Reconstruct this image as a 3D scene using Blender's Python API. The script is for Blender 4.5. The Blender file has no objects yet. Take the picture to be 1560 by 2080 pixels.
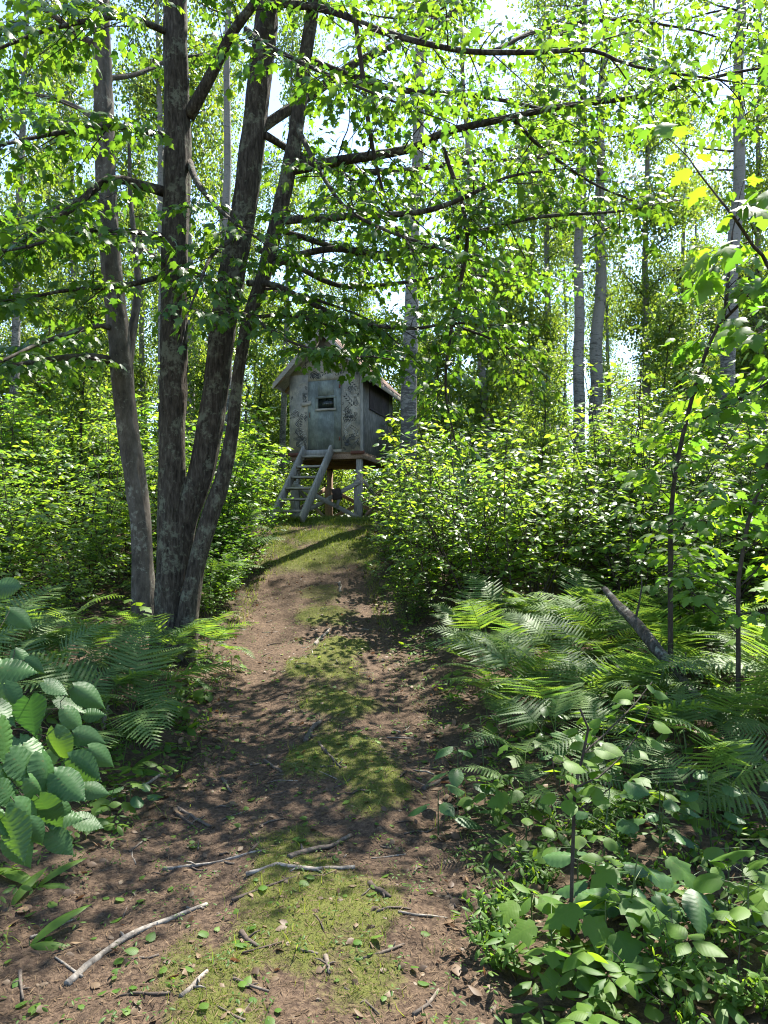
import bpy, math, random
import numpy as np
from mathutils import Vector, Matrix, Quaternion

SC = bpy.context.scene
COL = SC.collection
UP = Vector((0, 0, 1))
F_PX, CX_PX, HZ_PX, EYE = 1442.0, 780.0, 1095.0, 1.6      # photo pixels: focal length, centre, horizon; eye height in m

# ------------------------------------------------------------------ camera, sky, sun, exposure
cam_d = bpy.data.cameras.new('camera'); cam = bpy.data.objects.new('camera', cam_d); COL.objects.link(cam)
cam.location = (0, 0, EYE); cam.rotation_euler = (math.radians(90), 0, 0)
cam_d.sensor_fit = 'AUTO'; cam_d.sensor_width = 36.0; cam_d.lens = 36.0 * F_PX / 2080.0
cam_d.shift_y = (HZ_PX - 1040.0) / 2080.0
cam_d.clip_start = 0.05; cam_d.clip_end = 2000
SC.camera = cam
SUN_EL, SUN_AZ = math.radians(60), math.radians(36)       # azimuth from +Y (ahead), positive = to the right
S_DIR = Vector((math.sin(SUN_AZ) * math.cos(SUN_EL), math.cos(SUN_AZ) * math.cos(SUN_EL), math.sin(SUN_EL)))
w = bpy.data.worlds.new('World'); SC.world = w; w.use_nodes = True
nt = w.node_tree; bg = nt.nodes['Background']
sky = nt.nodes.new('ShaderNodeTexSky'); sky.sky_type = 'NISHITA'; sky.sun_disc = False
sky.sun_elevation = SUN_EL; sky.sun_rotation = SUN_AZ; sky.air_density = 1.0; sky.dust_density = 0.4
nt.links.new(sky.outputs[0], bg.inputs[0]); bg.inputs[1].default_value = 0.11
sd = bpy.data.lights.new('sun', 'SUN'); sd.energy = 5.0; sd.angle = math.radians(0.53); sd.color = (1.0, 0.95, 0.86)
sun = bpy.data.objects.new('sun', sd); COL.objects.link(sun); sun.location = (0, 0, 40)
sun.rotation_euler = S_DIR.to_track_quat('Z', 'Y').to_euler()
SC.view_settings.view_transform = 'Standard'; SC.view_settings.look = 'None'
SC.view_settings.exposure = 2.15; SC.view_settings.gamma = 1.0; SC.view_settings.use_curve_mapping = False
SC.render.engine = 'CYCLES'
cy = SC.cycles
cy.max_bounces = 6; cy.diffuse_bounces = 4; cy.glossy_bounces = 2; cy.transmission_bounces = 5; cy.transparent_max_bounces = 6
cy.filter_width = 1.1; cy.caustics_reflective = False; cy.caustics_refractive = False; cy.sample_clamp_indirect = 6.0

# ------------------------------------------------------------------ helpers
def proj(p):
    return CX_PX + F_PX * p[0] / p[1], HZ_PX - F_PX * (p[2] - EYE) / p[1]
def P(px, py, d):
    return Vector(((px - CX_PX) / F_PX * d, d, EYE + (HZ_PX - py) / F_PX * d))

_r = np.random.default_rng(5)
_LAT = _r.random((257, 257))
def vnoise(x, y):
    x = np.asarray(x, float); y = np.asarray(y, float)
    xi = np.floor(x).astype(int); yi = np.floor(y).astype(int)
    fx = x - xi; fy = y - yi; fx = fx * fx * (3 - 2 * fx); fy = fy * fy * (3 - 2 * fy)
    a = _LAT[xi % 256, yi % 256]; b = _LAT[(xi + 1) % 256, yi % 256]
    c = _LAT[xi % 256, (yi + 1) % 256]; d = _LAT[(xi + 1) % 256, (yi + 1) % 256]
    return (a * (1 - fx) + b * fx) * (1 - fy) + (c * (1 - fx) + d * fx) * fy - 0.5
def fbm(x, y, oct=4):
    s = 0; a = 1.0
    for k in range(oct):
        s = s + a * vnoise(np.asarray(x) * 2 ** k + 17.3 * k, np.asarray(y) * 2 ** k + 5.1 * k); a *= 0.5
    return s
def sstep(t): t = np.clip(t, 0, 1); return t * t * (3 - 2 * t)

LY = [-5, 2.0, 2.9, 3.9, 4.57, 6.3, 8.5, 11, 13, 14.5, 16.5, 19, 22]
LX = [-1.8, -1.72, -1.55, -1.40, -1.25, -1.5, -1.82, -2.0, -2.05, -2.16, -2.5, -2.6, -1.6]
RX = [.3, .32, .37, .41, .42, .32, .08, -.14, -.3, -.33, -.2, .1, -.5]
def trailL(y): return np.interp(y, LY, LX) + 0.16 * vnoise(np.asarray(y) * 1.3, 3.3)
def trailR(y): return np.interp(y, LY, RX) + 0.16 * vnoise(np.asarray(y) * 1.3, 9.3)
def base_h(x, y):
    x = np.asarray(x, float); y = np.asarray(y, float)
    pr = np.interp(y, [-50, 0, 4, 6, 8.5, 11, 13, 14.5, 15.5, 17, 22, 40, 120, 400],
                   [0, 0, 0, .08, .38, .85, 1.42, 1.85, 1.97, 2.0, 2.05, 2.3, 3.0, 6.0])
    dl = np.interp(y, LY, LX) - x; dr = x - np.interp(y, LY, RX)
    far = 1 - sstep((y - 15) / 3)
    bank = far * (0.24 * sstep(dl / 1.1) + 0.14 * sstep(dr / 1.0)) + 0.10 * sstep((np.abs(x) - 4) / 6)
    out = sstep(np.maximum(dl, dr) / 0.6 + 0.2)
    return pr + bank + out * 0.10 * fbm(x * 0.8, y * 0.8)
def trail_h(x, y):
    return base_h(x, y) + 0.02
def hgt(x, y):
    return float(base_h(x, y))
def ground_hit(px, py):
    u = (px - CX_PX) / F_PX; v = (HZ_PX - py) / F_PX
    d = 1.2
    while d < 40:
        if EYE + v * d < hgt(u * d, d) + 0.02: break
        d += 0.02
    return Vector((u * d, d, hgt(u * d, d) + 0.02))

def mesh_np(name, V, T, UV=None, smooth=False):
    V = np.ascontiguousarray(V, np.float32); T = np.ascontiguousarray(T, np.int32)
    me = bpy.data.meshes.new(name)
    me.vertices.add(len(V)); me.vertices.foreach_set('co', V.ravel())
    k = T.shape[1]
    me.loops.add(T.size); me.loops.foreach_set('vertex_index', T.ravel())
    me.polygons.add(len(T)); me.polygons.foreach_set('loop_start', np.arange(0, T.size, k, dtype=np.int32))
    if smooth: me.polygons.foreach_set('use_smooth', np.ones(len(T), bool))
    me.update(calc_edges=True)
    if UV is not None:
        uvl = me.uv_layers.new(name='UVMap')
        uvl.data.foreach_set('uv', np.ascontiguousarray(UV, np.float32)[T.ravel()].ravel())
    return me

class MB:
    def __init__(s): s.V = []; s.T = []; s.U = []; s.n = 0
    def add(s, V, T, U=None):
        V = np.asarray(V, float).reshape(-1, 3); T = np.asarray(T, int).reshape(-1, 3)
        s.V.append(V); s.T.append(T + s.n); s.U.append(np.zeros((len(V), 2)) if U is None else np.asarray(U, float)); s.n += len(V)
    def tube(s, pts, rad, sides=6, bump=0.0, seed=0, cap=True):
        pts = np.asarray([tuple(p) for p in pts], float); n = len(pts)
        rad = np.full(n, rad, float) if np.isscalar(rad) else np.asarray(rad, float)
        tan = np.gradient(pts, axis=0); tan /= (np.linalg.norm(tan, axis=1)[:, None] + 1e-9)
        ref = np.array([1.0, 0, 0]) if abs(tan[0][0]) < 0.8 else np.array([0, 1.0, 0])
        ang = np.linspace(0, 2 * math.pi, sides, endpoint=False)
        N = []; nn = ref - tan[0] * ref.dot(tan[0]); nn /= np.linalg.norm(nn)
        for i in range(n):
            nn = nn - tan[i] * nn.dot(tan[i]); nn /= (np.linalg.norm(nn) + 1e-9); N.append(nn)
        N = np.array(N); B = np.cross(tan, N)
        arc = np.concatenate([[0], np.cumsum(np.linalg.norm(np.diff(pts, axis=0), axis=1))])
        R = rad[:, None] * np.ones((n, sides))
        if bump:
            R = R * (1 + bump * fbm(np.cos(ang)[None, :] * 2.6 + 40 + seed, np.sin(ang)[None, :] * 2.6 + arc[:, None] * 1.4 + seed, 3)
                     + 0.6 * bump * vnoise(ang[None, :] * 6 + seed, arc[:, None] * 5))
        V = pts[:, None, :] + R[:, :, None] * (np.cos(ang)[None, :, None] * N[:, None, :] + np.sin(ang)[None, :, None] * B[:, None, :])
        U = np.stack([np.broadcast_to(ang / (2 * math.pi), (n, sides)), np.broadcast_to(arc[:, None], (n, sides))], -1).reshape(-1, 2)
        i, j = np.meshgrid(np.arange(n - 1), np.arange(sides), indexing='ij'); j2 = (j + 1) % sides
        a = i * sides + j; b = i * sides + j2; c = (i + 1) * sides + j2; d = (i + 1) * sides + j
        T = np.concatenate([np.stack([a, b, c], -1).reshape(-1, 3), np.stack([a, c, d], -1).reshape(-1, 3)])
        V = V.reshape(-1, 3)
        if cap:
            V = np.concatenate([V, pts[:1], pts[-1:]]); U = np.concatenate([U, U[:1], U[-1:]])
            k = np.arange(sides); k2 = (k + 1) % sides; o = (n - 1) * sides
            T = np.concatenate([T, np.stack([k2, k, np.full(sides, n * sides)], -1), np.stack([o + k, o + k2, np.full(sides, n * sides + 1)], -1)])
        s.add(V, T, U)
    def prism(s, poly, axis_o, ax, ay, az, th):
        # poly: list of (a, b) counter-clockwise, extruded from 0 to th along az
        n = len(poly); o = np.array(axis_o, float); ax, ay, az = (np.array(q, float) for q in (ax, ay, az))
        f = np.array([o + a * ax + b * ay for a, b in poly]); g = f + az * th
        V = np.concatenate([f, g]); T = []
        for i in range(1, n - 1): T += [(0, i + 1, i), (n, n + i, n + i + 1)]
        for i in range(n):
            j = (i + 1) % n; T += [(i, j, n + j), (i, n + j, n + i)]
        s.add(V, T)
    def box(s, x0, x1, y0, y1, z0, z1):
        s.prism([(x0, y0), (x1, y0), (x1, y1), (x0, y1)], (0, 0, z0), (1, 0, 0), (0, 1, 0), (0, 0, 1), z1 - z0)
    def beam(s, a, b, wd, th, up=(0, 0, 1)):
        a = np.array(a, float); b = np.array(b, float); t = b - a; L = np.linalg.norm(t); t /= L
        u = np.array(up, float); u = u - t * u.dot(t); u /= np.linalg.norm(u); v = np.cross(t, u)
        # wd along u, th along v
        s.prism([(-wd / 2, -th / 2), (wd / 2, -th / 2), (wd / 2, th / 2), (-wd / 2, th / 2)], a, u, v, t, L)
    def mesh(s, name, smooth=False):
        return mesh_np(name, np.concatenate(s.V), np.concatenate(s.T), np.concatenate(s.U), smooth)

def setmat(me, m):
    me.materials.clear(); me.materials.append(m); return me
def bevel(o, wdt=0.004, seg=1):
    md = o.modifiers.new('bevel', 'BEVEL'); md.width = wdt; md.segments = seg; md.limit_method = 'ANGLE'; md.angle_limit = math.radians(50); return o
def tag(o, label=None, cat=None, group=None, kind=None):
    if label: o['label'] = label
    if cat: o['category'] = cat
    if group: o['group'] = group
    if kind: o['kind'] = kind
    return o
def thing(name, label, cat, loc=(0, 0, 0), rz=0.0, sc=1.0, group=None):
    o = bpy.data.objects.new(name, None); COL.objects.link(o); o.empty_display_size = 0.1
    o.location = loc; o.rotation_euler = (0, 0, rz); o.scale = (sc, sc, sc)
    return tag(o, label, cat, group)
def obj(name, me, mat=None, parent=None, M=None, kind=None):
    if mat is not None and not me.materials: me.materials.append(mat)
    o = bpy.data.objects.new(name, me); COL.objects.link(o)
    if parent is not None: o.parent = parent
    if M is not None: o.matrix_basis = M
    if kind: o['kind'] = kind
    return o
def copy_tree(o, parent=None):
    c = o.copy(); COL.objects.link(c); c.parent = parent
    if parent is not None: c.matrix_basis = o.matrix_basis.copy()
    for ch in o.children: copy_tree(ch, c)
    return c
def resample(pts, step):
    """Catmull-Rom through points (any dimension), evenly stepped by the first three coordinates."""
    p = np.asarray([tuple(q) for q in pts], float)
    p = np.vstack([2 * p[0] - p[1], p, 2 * p[-1] - p[-2]]); out = []
    for i in range(1, len(p) - 2):
        L = np.linalg.norm(p[i + 1][:3] - p[i][:3]); n = max(1, int(L / step))
        for t in np.arange(n) / n:
            out.append(0.5 * ((2 * p[i]) + (-p[i - 1] + p[i + 1]) * t + (2 * p[i - 1] - 5 * p[i] + 4 * p[i + 1] - p[i + 2]) * t * t
                              + (-p[i - 1] + 3 * p[i] - 3 * p[i + 1] + p[i + 2]) * t ** 3))
    out.append(p[-2]); return np.array(out)

# ------------------------------------------------------------------ materials
def new_mat(name):
    m = bpy.data.materials.new(name); m.use_nodes = True; t = m.node_tree
    return m, t, t.nodes['Principled BSDF'], t.nodes['Material Output']
def N(t, kind, **kw):
    n = t.nodes.new(kind)
    for k, v in kw.items():
        if k.startswith('i_'):
            key = k[2:]; n.inputs[int(key) if key.isdigit() else key].default_value = v
        else: setattr(n, k, v)
    return n
def ramp(t, fac, stops):
    r = t.nodes.new('ShaderNodeValToRGB'); e = r.color_ramp.elements
    while len(e) < len(stops): e.new(0.5)
    for q, (pos, c) in zip(e, stops):
        q.position = pos; q.color = (c[0], c[1], c[2], 1) if not np.isscalar(c) else (c, c, c, 1)
    t.links.new(fac, r.inputs[0]); return r.outputs[0]
def mixc(t, fac, a, b, mode='MIX'):
    n = t.nodes.new('ShaderNodeMix'); n.data_type = 'RGBA'; n.blend_type = mode
    for k, v in ((0, fac), (6, a), (7, b)):
        if hasattr(v, 'links') or hasattr(v, 'is_linked'): t.links.new(v, n.inputs[k])
        else: n.inputs[k].default_value = v if k == 0 else (v[0], v[1], v[2], 1)
    return n.outputs[2]
def math_n(t, op, a, b=None, c=None):
    n = t.nodes.new('ShaderNodeMath'); n.operation = op
    for k, v in enumerate((a, b, c)):
        if v is None: continue
        if hasattr(v, 'is_linked'): t.links.new(v, n.inputs[k])
        else: n.inputs[k].default_value = v
    return n.outputs[0]
def noise(t, vec, scale, detail=4, rough=0.55, out=0):
    n = t.nodes.new('ShaderNodeTexNoise'); n.inputs['Scale'].default_value = scale; n.inputs['Detail'].default_value = detail
    n.inputs['Roughness'].default_value = rough
    if vec is not None: t.links.new(vec, n.inputs['Vector'])
    return n.outputs[out]
def mapping(t, vec, scale):
    m = t.nodes.new('ShaderNodeMapping'); m.inputs['Scale'].default_value = scale; t.links.new(vec, m.inputs['Vector']); return m.outputs[0]
def bump(t, height, strength, dist, normal_in):
    b = t.nodes.new('ShaderNodeBump'); b.inputs['Strength'].default_value = strength; b.inputs['Distance'].default_value = dist
    t.links.new(height, b.inputs['Height']); t.links.new(b.outputs[0], normal_in)

def leaf_mat(name, c1, c2, tr, mixf=0.45, rough=0.42, vein=0.0, spec=0.42):
    m, t, p, out = new_mat(name)
    geo = N(t, 'ShaderNodeNewGeometry'); oi = N(t, 'ShaderNodeObjectInfo')
    rnd = math_n(t, 'FRACT', math_n(t, 'ADD', geo.outputs['Random Per Island'], oi.outputs['Random']))
    col = mixc(t, rnd, c1, c2)
    col = mixc(t, 1.0, col, mixc(t, oi.outputs['Random'], (.72, .78, .72), (1.25, 1.18, 1.0)), 'MULTIPLY')
    rnd2 = math_n(t, 'FRACT', math_n(t, 'MULTIPLY', rnd, 7.31))
    tcol = mixc(t, rnd2, (tr[0] * 0.5, tr[1] * 0.65, tr[2]), (tr[0] * 1.4, tr[1] * 1.2, tr[2]))
    if vein:
        uv = N(t, 'ShaderNodeUVMap'); sp = N(t, 'ShaderNodeSeparateXYZ'); t.links.new(uv.outputs[0], sp.inputs[0])
        av = math_n(t, 'ABSOLUTE', sp.outputs[1])
        ph = math_n(t, 'FRACT', math_n(t, 'MULTIPLY', math_n(t, 'SUBTRACT', sp.outputs[0], math_n(t, 'MULTIPLY', av, 0.8)), 8.0))
        dv = math_n(t, 'ABSOLUTE', math_n(t, 'SUBTRACT', ph, 0.5))
        side = math_n(t, 'LESS_THAN', dv, 0.055); mid = math_n(t, 'LESS_THAN', av, 0.014)
        vm = math_n(t, 'MAXIMUM', side, mid)
        col = mixc(t, math_n(t, 'MULTIPLY', vm, vein), col, (c2[0] * 2.0, c2[1] * 1.7, c2[2] * 1.8))
        bump(t, dv, 0.12, 0.003, p.inputs['Normal'])
    tcn = N(t, 'ShaderNodeTexCoord'); bl_ = noise(t, tcn.outputs['UV'], 9.0, 3, .6)
    if vein: col = mixc(t, ramp(t, bl_, [(.62, 0.0), (.72, .7)]), col, (.12, .10, .03))
    t.links.new(col, p.inputs['Base Color']); p.inputs['Roughness'].default_value = rough
    p.inputs['Specular IOR Level'].default_value = spec
    tb = N(t, 'ShaderNodeBsdfTranslucent'); t.links.new(tcol, tb.inputs[0])
    mx = N(t, 'ShaderNodeMixShader'); mx.inputs[0].default_value = mixf
    t.links.new(p.outputs[0], mx.inputs[1]); t.links.new(tb.outputs[0], mx.inputs[2]); t.links.new(mx.outputs[0], out.inputs[0])
    return m
M_MAPLE = leaf_mat('maple_leaf', (.030, .078, .016), (.058, .12, .022), (.19, .36, .018), .45, .40)
M_SAP = leaf_mat('sapling_leaf', (.045, .105, .016), (.08, .145, .024), (.23, .44, .02), .47, .48)
M_ASPEN = leaf_mat('aspen_leaf', (.045, .088, .018), (.080, .13, .026), (.27, .40, .03), .45, .46)
M_SHRUB = leaf_mat('shrub_leaf', (.040, .095, .018), (.075, .14, .03), (.30, .48, .03), .46, .40)
M_HAZEL = leaf_mat('hazel_leaf', (.030, .085, .026), (.050, .112, .034), (.09, .20, .018), .34, .50, vein=0.12, spec=.35)
M_BROAD = leaf_mat('broad_leaf', (.045, .108, .016), (.085, .15, .024), (.26, .44, .02), .44, .52, vein=0.15, spec=.26)
M_FERN = leaf_mat('fern_leaf', (.062, .118, .032), (.095, .155, .042), (.22, .37, .035), .38, .55, spec=.35)
M_COVER = leaf_mat('cover_leaf', (.036, .092, .016), (.075, .132, .024), (.22, .38, .02), .42, .52, spec=.26)
M_GRASS = leaf_mat('grass_blade', (.06, .11, .02), (.12, .15, .035), (.32, .40, .04), .40, .5)
M_MOSS = leaf_mat('moss_tuft', (.045, .080, .011), (.095, .120, .017), (.17, .23, .02), .35, .7, spec=0.2)
M_DEAD = leaf_mat('dead_leaf', (.07, .04, .024), (.19, .12, .072), (.18, .09, .04), .25, .6)
M_CRUMB = leaf_mat('bark_crumb', (.035, .023, .015), (.13, .09, .058), (.10, .06, .03), .15, .7, spec=.2)
M_NEEDLE = leaf_mat('spruce_needle', (.018, .040, .020), (.035, .060, .030), (.05, .09, .03), .25, .5)

def bark_mat(name, dark, mid, light, lichen, zs=0.12, scale=26, liche_thr=.60, bstr=0.9):
    m, t, p, _ = new_mat(name)
    tc = N(t, 'ShaderNodeTexCoord'); v = mapping(t, tc.outputs['Object'], (1, 1, zs))
    n1 = noise(t, v, scale, 6, .65); n2 = noise(t, tc.outputs['Object'], 5, 4); n3 = noise(t, tc.outputs['Object'], 22, 5, .7)
    col = ramp(t, n1, [(.33, dark), (.52, mid), (.70, light)])
    lf = ramp(t, math_n(t, 'ADD', math_n(t, 'MULTIPLY', n2, .55), math_n(t, 'MULTIPLY', n3, .5)), [(liche_thr - .03, 0.0), (liche_thr + .05, 1.0)])
    col = mixc(t, math_n(t, 'MULTIPLY', lf, .75), col, lichen)
    t.links.new(col, p.inputs['Base Color']); p.inputs['Roughness'].default_value = .9
    p.inputs['Specular IOR Level'].default_value = .2
    bump(t, n1, bstr, .02, p.inputs['Normal']); return m
M_BARK = bark_mat('maple_bark', (.014, .011, .008), (.044, .036, .027), (.095, .083, .064), (.135, .14, .10), zs=.22, scale=38, liche_thr=.575, bstr=1.0)
M_BARK2 = bark_mat('smooth_maple_bark', (.040, .034, .028), (.085, .073, .060), (.13, .115, .098), (.22, .22, .18), zs=.4, scale=14, bstr=.5)
M_TWIG = bark_mat('twig_bark', (.020, .016, .012), (.045, .036, .028), (.08, .068, .052), (.10, .10, .08), zs=.5, liche_thr=.75)
M_LICHEN = bark_mat('lichen_bark', (.02, .017, .014), (.06, .052, .045), (.12, .11, .10), (.24, .25, .21), zs=.5, liche_thr=.60)

def aspen_bark():
    m, t, p, _ = new_mat('aspen_bark')
    tc = N(t, 'ShaderNodeTexCoord'); o = tc.outputs['Object']
    n1 = noise(t, mapping(t, o, (1.2, 1.2, 6)), 3.0, 6, .7)
    n2 = noise(t, mapping(t, o, (2, 2, 5)), 7, 5, .7); n3 = noise(t, o, .8, 3)
    sp = N(t, 'ShaderNodeSeparateXYZ'); t.links.new(o, sp.inputs[0])
    low = math_n(t, 'MULTIPLY', math_n(t, 'SUBTRACT', 1.0, math_n(t, 'MULTIPLY', sp.outputs[2], .16)), .12)
    low = math_n(t, 'MAXIMUM', low, 0.0)
    col = ramp(t, n3, [(.3, (.10, .096, .082)), (.7, (.22, .21, .185))])
    marks = ramp(t, math_n(t, 'ADD', math_n(t, 'MULTIPLY', math_n(t, 'ADD', n1, n2), .5), low), [(.535, 0.0), (.60, 1.0)])
    col = mixc(t, math_n(t, 'MULTIPLY', marks, .88), col, (.035, .032, .028))
    t.links.new(col, p.inputs['Base Color']); p.inputs['Roughness'].default_value = .8
    bump(t, math_n(t, 'ADD', n1, n2), .6, .03, p.inputs['Normal']); return m
M_ASPBARK = aspen_bark()

def soil_mat(name, trail):
    m, t, p, _ = new_mat(name)
    tc = N(t, 'ShaderNodeTexCoord'); o = tc.outputs['Object']
    n1 = noise(t, o, 1.6, 5); n2 = noise(t, o, 38, 6, .7); n3 = noise(t, o, 120, 4, .7)
    if trail: c = ramp(t, n1, [(.3, (.024, .016, .011)), (.55, (.046, .030, .020)), (.75, (.085, .057, .038))])
    else: c = ramp(t, n1, [(.3, (.035, .026, .018)), (.7, (.075, .052, .034))])
    c = mixc(t, ramp(t, n2, [(.40, 0.0), (.66, .8)]), c, (.16, .110, .072) if trail else (.12, .085, .055))
    c = mixc(t, ramp(t, n3, [(.50, 0.0), (.70, .7)]), c, (.030, .020, .015))
    if trail:
        at = N(t, 'ShaderNodeAttribute', attribute_name='moss')
        mm = math_n(t, 'ADD', at.outputs['Fac'], math_n(t, 'MULTIPLY', math_n(t, 'SUBTRACT', n2, .5), 1.6))
        mf = ramp(t, mm, [(.40, 0.0), (.85, .8)])
        c = mixc(t, mf, c, mixc(t, n1, (.060, .082, .014), (.105, .112, .022)))
    t.links.new(c, p.inputs['Base Color']); p.inputs['Roughness'].default_value = .95; p.inputs['Specular IOR Level'].default_value = .15
    bump(t, math_n(t, 'ADD', n2, math_n(t, 'MULTIPLY', n3, .5)), .9, .02, p.inputs['Normal']); return m
M_FLOOR = soil_mat('forest_soil', False); M_TRAIL = soil_mat('trail_soil', True)

def wood_mat(name, c1, c2, c3, grain=(3, 3, 30), rough=.85, scale=3.0, axis=None):
    m, t, p, _ = new_mat(name)
    tc = N(t, 'ShaderNodeTexCoord'); v = mapping(t, tc.outputs['Object'], grain)
    n1 = noise(t, v, scale, 6, .65); n2 = noise(t, tc.outputs['Object'], 2.2, 4)
    c = ramp(t, n1, [(.32, c1), (.52, c2), (.72, c3)])
    c = mixc(t, ramp(t, n2, [(.35, 0.0), (.7, .55)]), c, (c1[0] * .9, c1[1] * .95, c1[2]))
    t.links.new(c, p.inputs['Base Color']); p.inputs['Roughness'].default_value = rough; p.inputs['Specular IOR Level'].default_value = .25
    bump(t, n1, .5, .006, p.inputs['Normal']); return m
M_GREYWOOD = wood_mat('weathered_wood', (.14, .125, .10), (.28, .255, .21), (.42, .385, .32), (14, 14, 2))
M_GREYWOODX = wood_mat('weathered_board', (.15, .132, .105), (.29, .262, .215), (.43, .39, .325), (2, 14, 14))
M_REDWOOD = wood_mat('reddish_lumber', (.13, .082, .052), (.25, .165, .105), (.37, .26, .17), (14, 2, 14))
M_PLY = wood_mat('grey_plywood', (.075, .072, .066), (.16, .155, .14), (.29, .28, .255), (9, 9, 1.6), scale=4)
M_SHUT = wood_mat('shutter_board', (.030, .025, .026), (.062, .052, .054), (.11, .095, .095), (9, 9, 1.6), scale=4)
M_STICK = wood_mat('dry_stick', (.040, .031, .024), (.10, .08, .063), (.19, .16, .13), (20, 20, 20), scale=2)
M_PALEST = wood_mat('bleached_stick', (.06, .05, .04), (.20, .175, .145), (.36, .33, .285), (22, 22, 22), scale=2)
M_DARKST = wood_mat('dark_stick', (.030, .022, .017), (.065, .048, .037), (.12, .095, .075), (8, 8, 8), scale=4)
M_TRIM = wood_mat('pale_trim', (.16, .15, .13), (.26, .245, .215), (.36, .34, .30), (9, 9, 1.6))

def spray_mat(name, a, b, c, sc=2.4):
    m, t, p, _ = new_mat(name)
    tc = N(t, 'ShaderNodeTexCoord'); o = tc.outputs['Object']
    n1 = noise(t, o, sc, 4, .6); n2 = noise(t, mapping(t, o, (10, 10, 2)), 5, 5, .7)
    col = ramp(t, n1, [(.33, a), (.50, b), (.66, c)])
    col = mixc(t, ramp(t, n2, [(.42, 0.0), (.72, .5)]), col, (a[0] * .5, a[1] * .5, a[2] * .5))
    t.links.new(col, p.inputs['Base Color']); p.inputs['Roughness'].default_value = .8; p.inputs['Specular IOR Level'].default_value = .3
    bump(t, n2, .25, .004, p.inputs['Normal']); return m
M_CAMO = spray_mat('camouflage_paint', (.14, .14, .12), (.28, .255, .20), (.42, .375, .28))
M_DOOR = spray_mat('grey_green_paint', (.095, .105, .092), (.15, .168, .145), (.23, .255, .215), 3.5)
M_PRINTD = spray_mat('dark_stencil_paint', (.030, .032, .030), (.045, .047, .043), (.07, .07, .062), 6)
M_PRINTL = spray_mat('pale_stencil_paint', (.26, .24, .195), (.33, .305, .25), (.39, .36, .29), 6)
def plain(name, c, rough=.7, metal=0.0):
    m, t, p, _ = new_mat(name)
    tc = N(t, 'ShaderNodeTexCoord'); n1 = noise(t, tc.outputs['Object'], 14, 5, .65)
    t.links.new(ramp(t, n1, [(.3, tuple(q * .6 for q in c)), (.7, tuple(min(1, q * 1.35) for q in c))]), p.inputs['Base Color'])
    p.inputs['Roughness'].default_value = rough; p.inputs['Metallic'].default_value = metal; return m
M_RUST = plain('rusty_steel', (.11, .038, .020), .8, .2)
M_BROWNBOX = plain('dark_brown_wood', (.035, .020, .014), .8)
def shingle_mat():
    m, t, p, _ = new_mat('asphalt_shingle')
    tc = N(t, 'ShaderNodeTexCoord'); oi = N(t, 'ShaderNodeObjectInfo'); n1 = noise(t, tc.outputs['Object'], 60, 4, .7)
    c = mixc(t, oi.outputs['Random'], (.21, .135, .10), (.40, .275, .215))
    c = mixc(t, ramp(t, n1, [(.4, 0.0), (.7, .6)]), c, (.10, .07, .06))
    t.links.new(c, p.inputs['Base Color']); p.inputs['Roughness'].default_value = .9
    bump(t, n1, .5, .004, p.inputs['Normal']); return m
M_SHINGLE = shingle_mat()
def glass_mat():
    m, t, p, out = new_mat('dark_window_glass')
    p.inputs['Base Color'].default_value = (.02, .025, .02, 1); p.inputs['Roughness'].default_value = .08  # even dark glossy layer, mixed below with tinted see-through glass
    tr = N(t, 'ShaderNodeBsdfTransparent'); tr.inputs[0].default_value = (.7, .75, .7, 1)
    mx = N(t, 'ShaderNodeMixShader'); mx.inputs[0].default_value = .55
    t.links.new(tr.outputs[0], mx.inputs[1]); t.links.new(p.outputs[0], mx.inputs[2]); t.links.new(mx.outputs[0], out.inputs[0]); return m
M_GLASS = glass_mat()

# ------------------------------------------------------------------ ground, trail
gx = np.unique(np.concatenate([np.arange(-10, 10.01, .25), np.linspace(-400, -10, 34), np.linspace(10, 400, 34)]))
gy = np.unique(np.concatenate([np.arange(-4, 24.01, .25), np.linspace(-200, -4, 16), np.linspace(24, 600, 40)]))
X, Y = np.meshgrid(gx, gy, indexing='ij'); Z = base_h(X, Y)
inside = (X > np.interp(Y, LY, LX) + .02) & (X < np.interp(Y, LY, RX) - .02) & (Y > -5) & (Y < 20)
Z = Z - 0.05 * inside
def grid_mesh(name, X, Y, Z):
    a, b = X.shape; idx = np.arange(a * b).reshape(a, b)
    q = np.stack([idx[:-1, :-1], idx[1:, :-1], idx[1:, 1:], idx[:-1, 1:]], -1).reshape(-1, 4)
    return mesh_np(name, np.stack([X, Y, Z], -1).reshape(-1, 3), q, None, True)
tag(obj('forest_floor', grid_mesh('forest_floor', X, Y, Z), M_FLOOR), kind='structure')

def moss_f(x, y):
    """where moss and short grass grow on the trail (0..1)"""
    L = np.interp(y, LY, LX); R = np.interp(y, LY, RX); t = (x - L) / (R - L)
    mid = np.exp(-(np.abs(t - .60) / .21) ** 2.5)
    n = fbm(x * 2.1 + 3, y * 1.6 + 8, 5)
    near = np.clip(mid * 1.0 + 2.1 * n - .06, 0, 1) * sstep(mid * 3) * (1 - .4 * sstep((y - 8.5) / 2))
    far = sstep((y - 10.8) / 1.6) * np.clip(.86 + 1.0 * n, 0, 1)
    return np.clip(np.maximum(near, far), 0, 1)
ty = np.arange(.3, 20.2, .045); ts = np.linspace(0, 1, 72)
Lq = trailL(ty)[:, None]; Rq = trailR(ty)[:, None]
TX = Lq - .18 + (Rq - Lq + .36) * ts[None, :]; TY = np.broadcast_to(ty[:, None], TX.shape)
edge = np.minimum(ts, 1 - ts)[None, :]
TZ = base_h(TX, TY) + .02 - .075 * (1 - sstep(edge / .07)) + .030 * fbm(TX * 3.2, TY * 3.2, 4) + .018 * fbm(TX * 14, TY * 14, 3)
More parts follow.
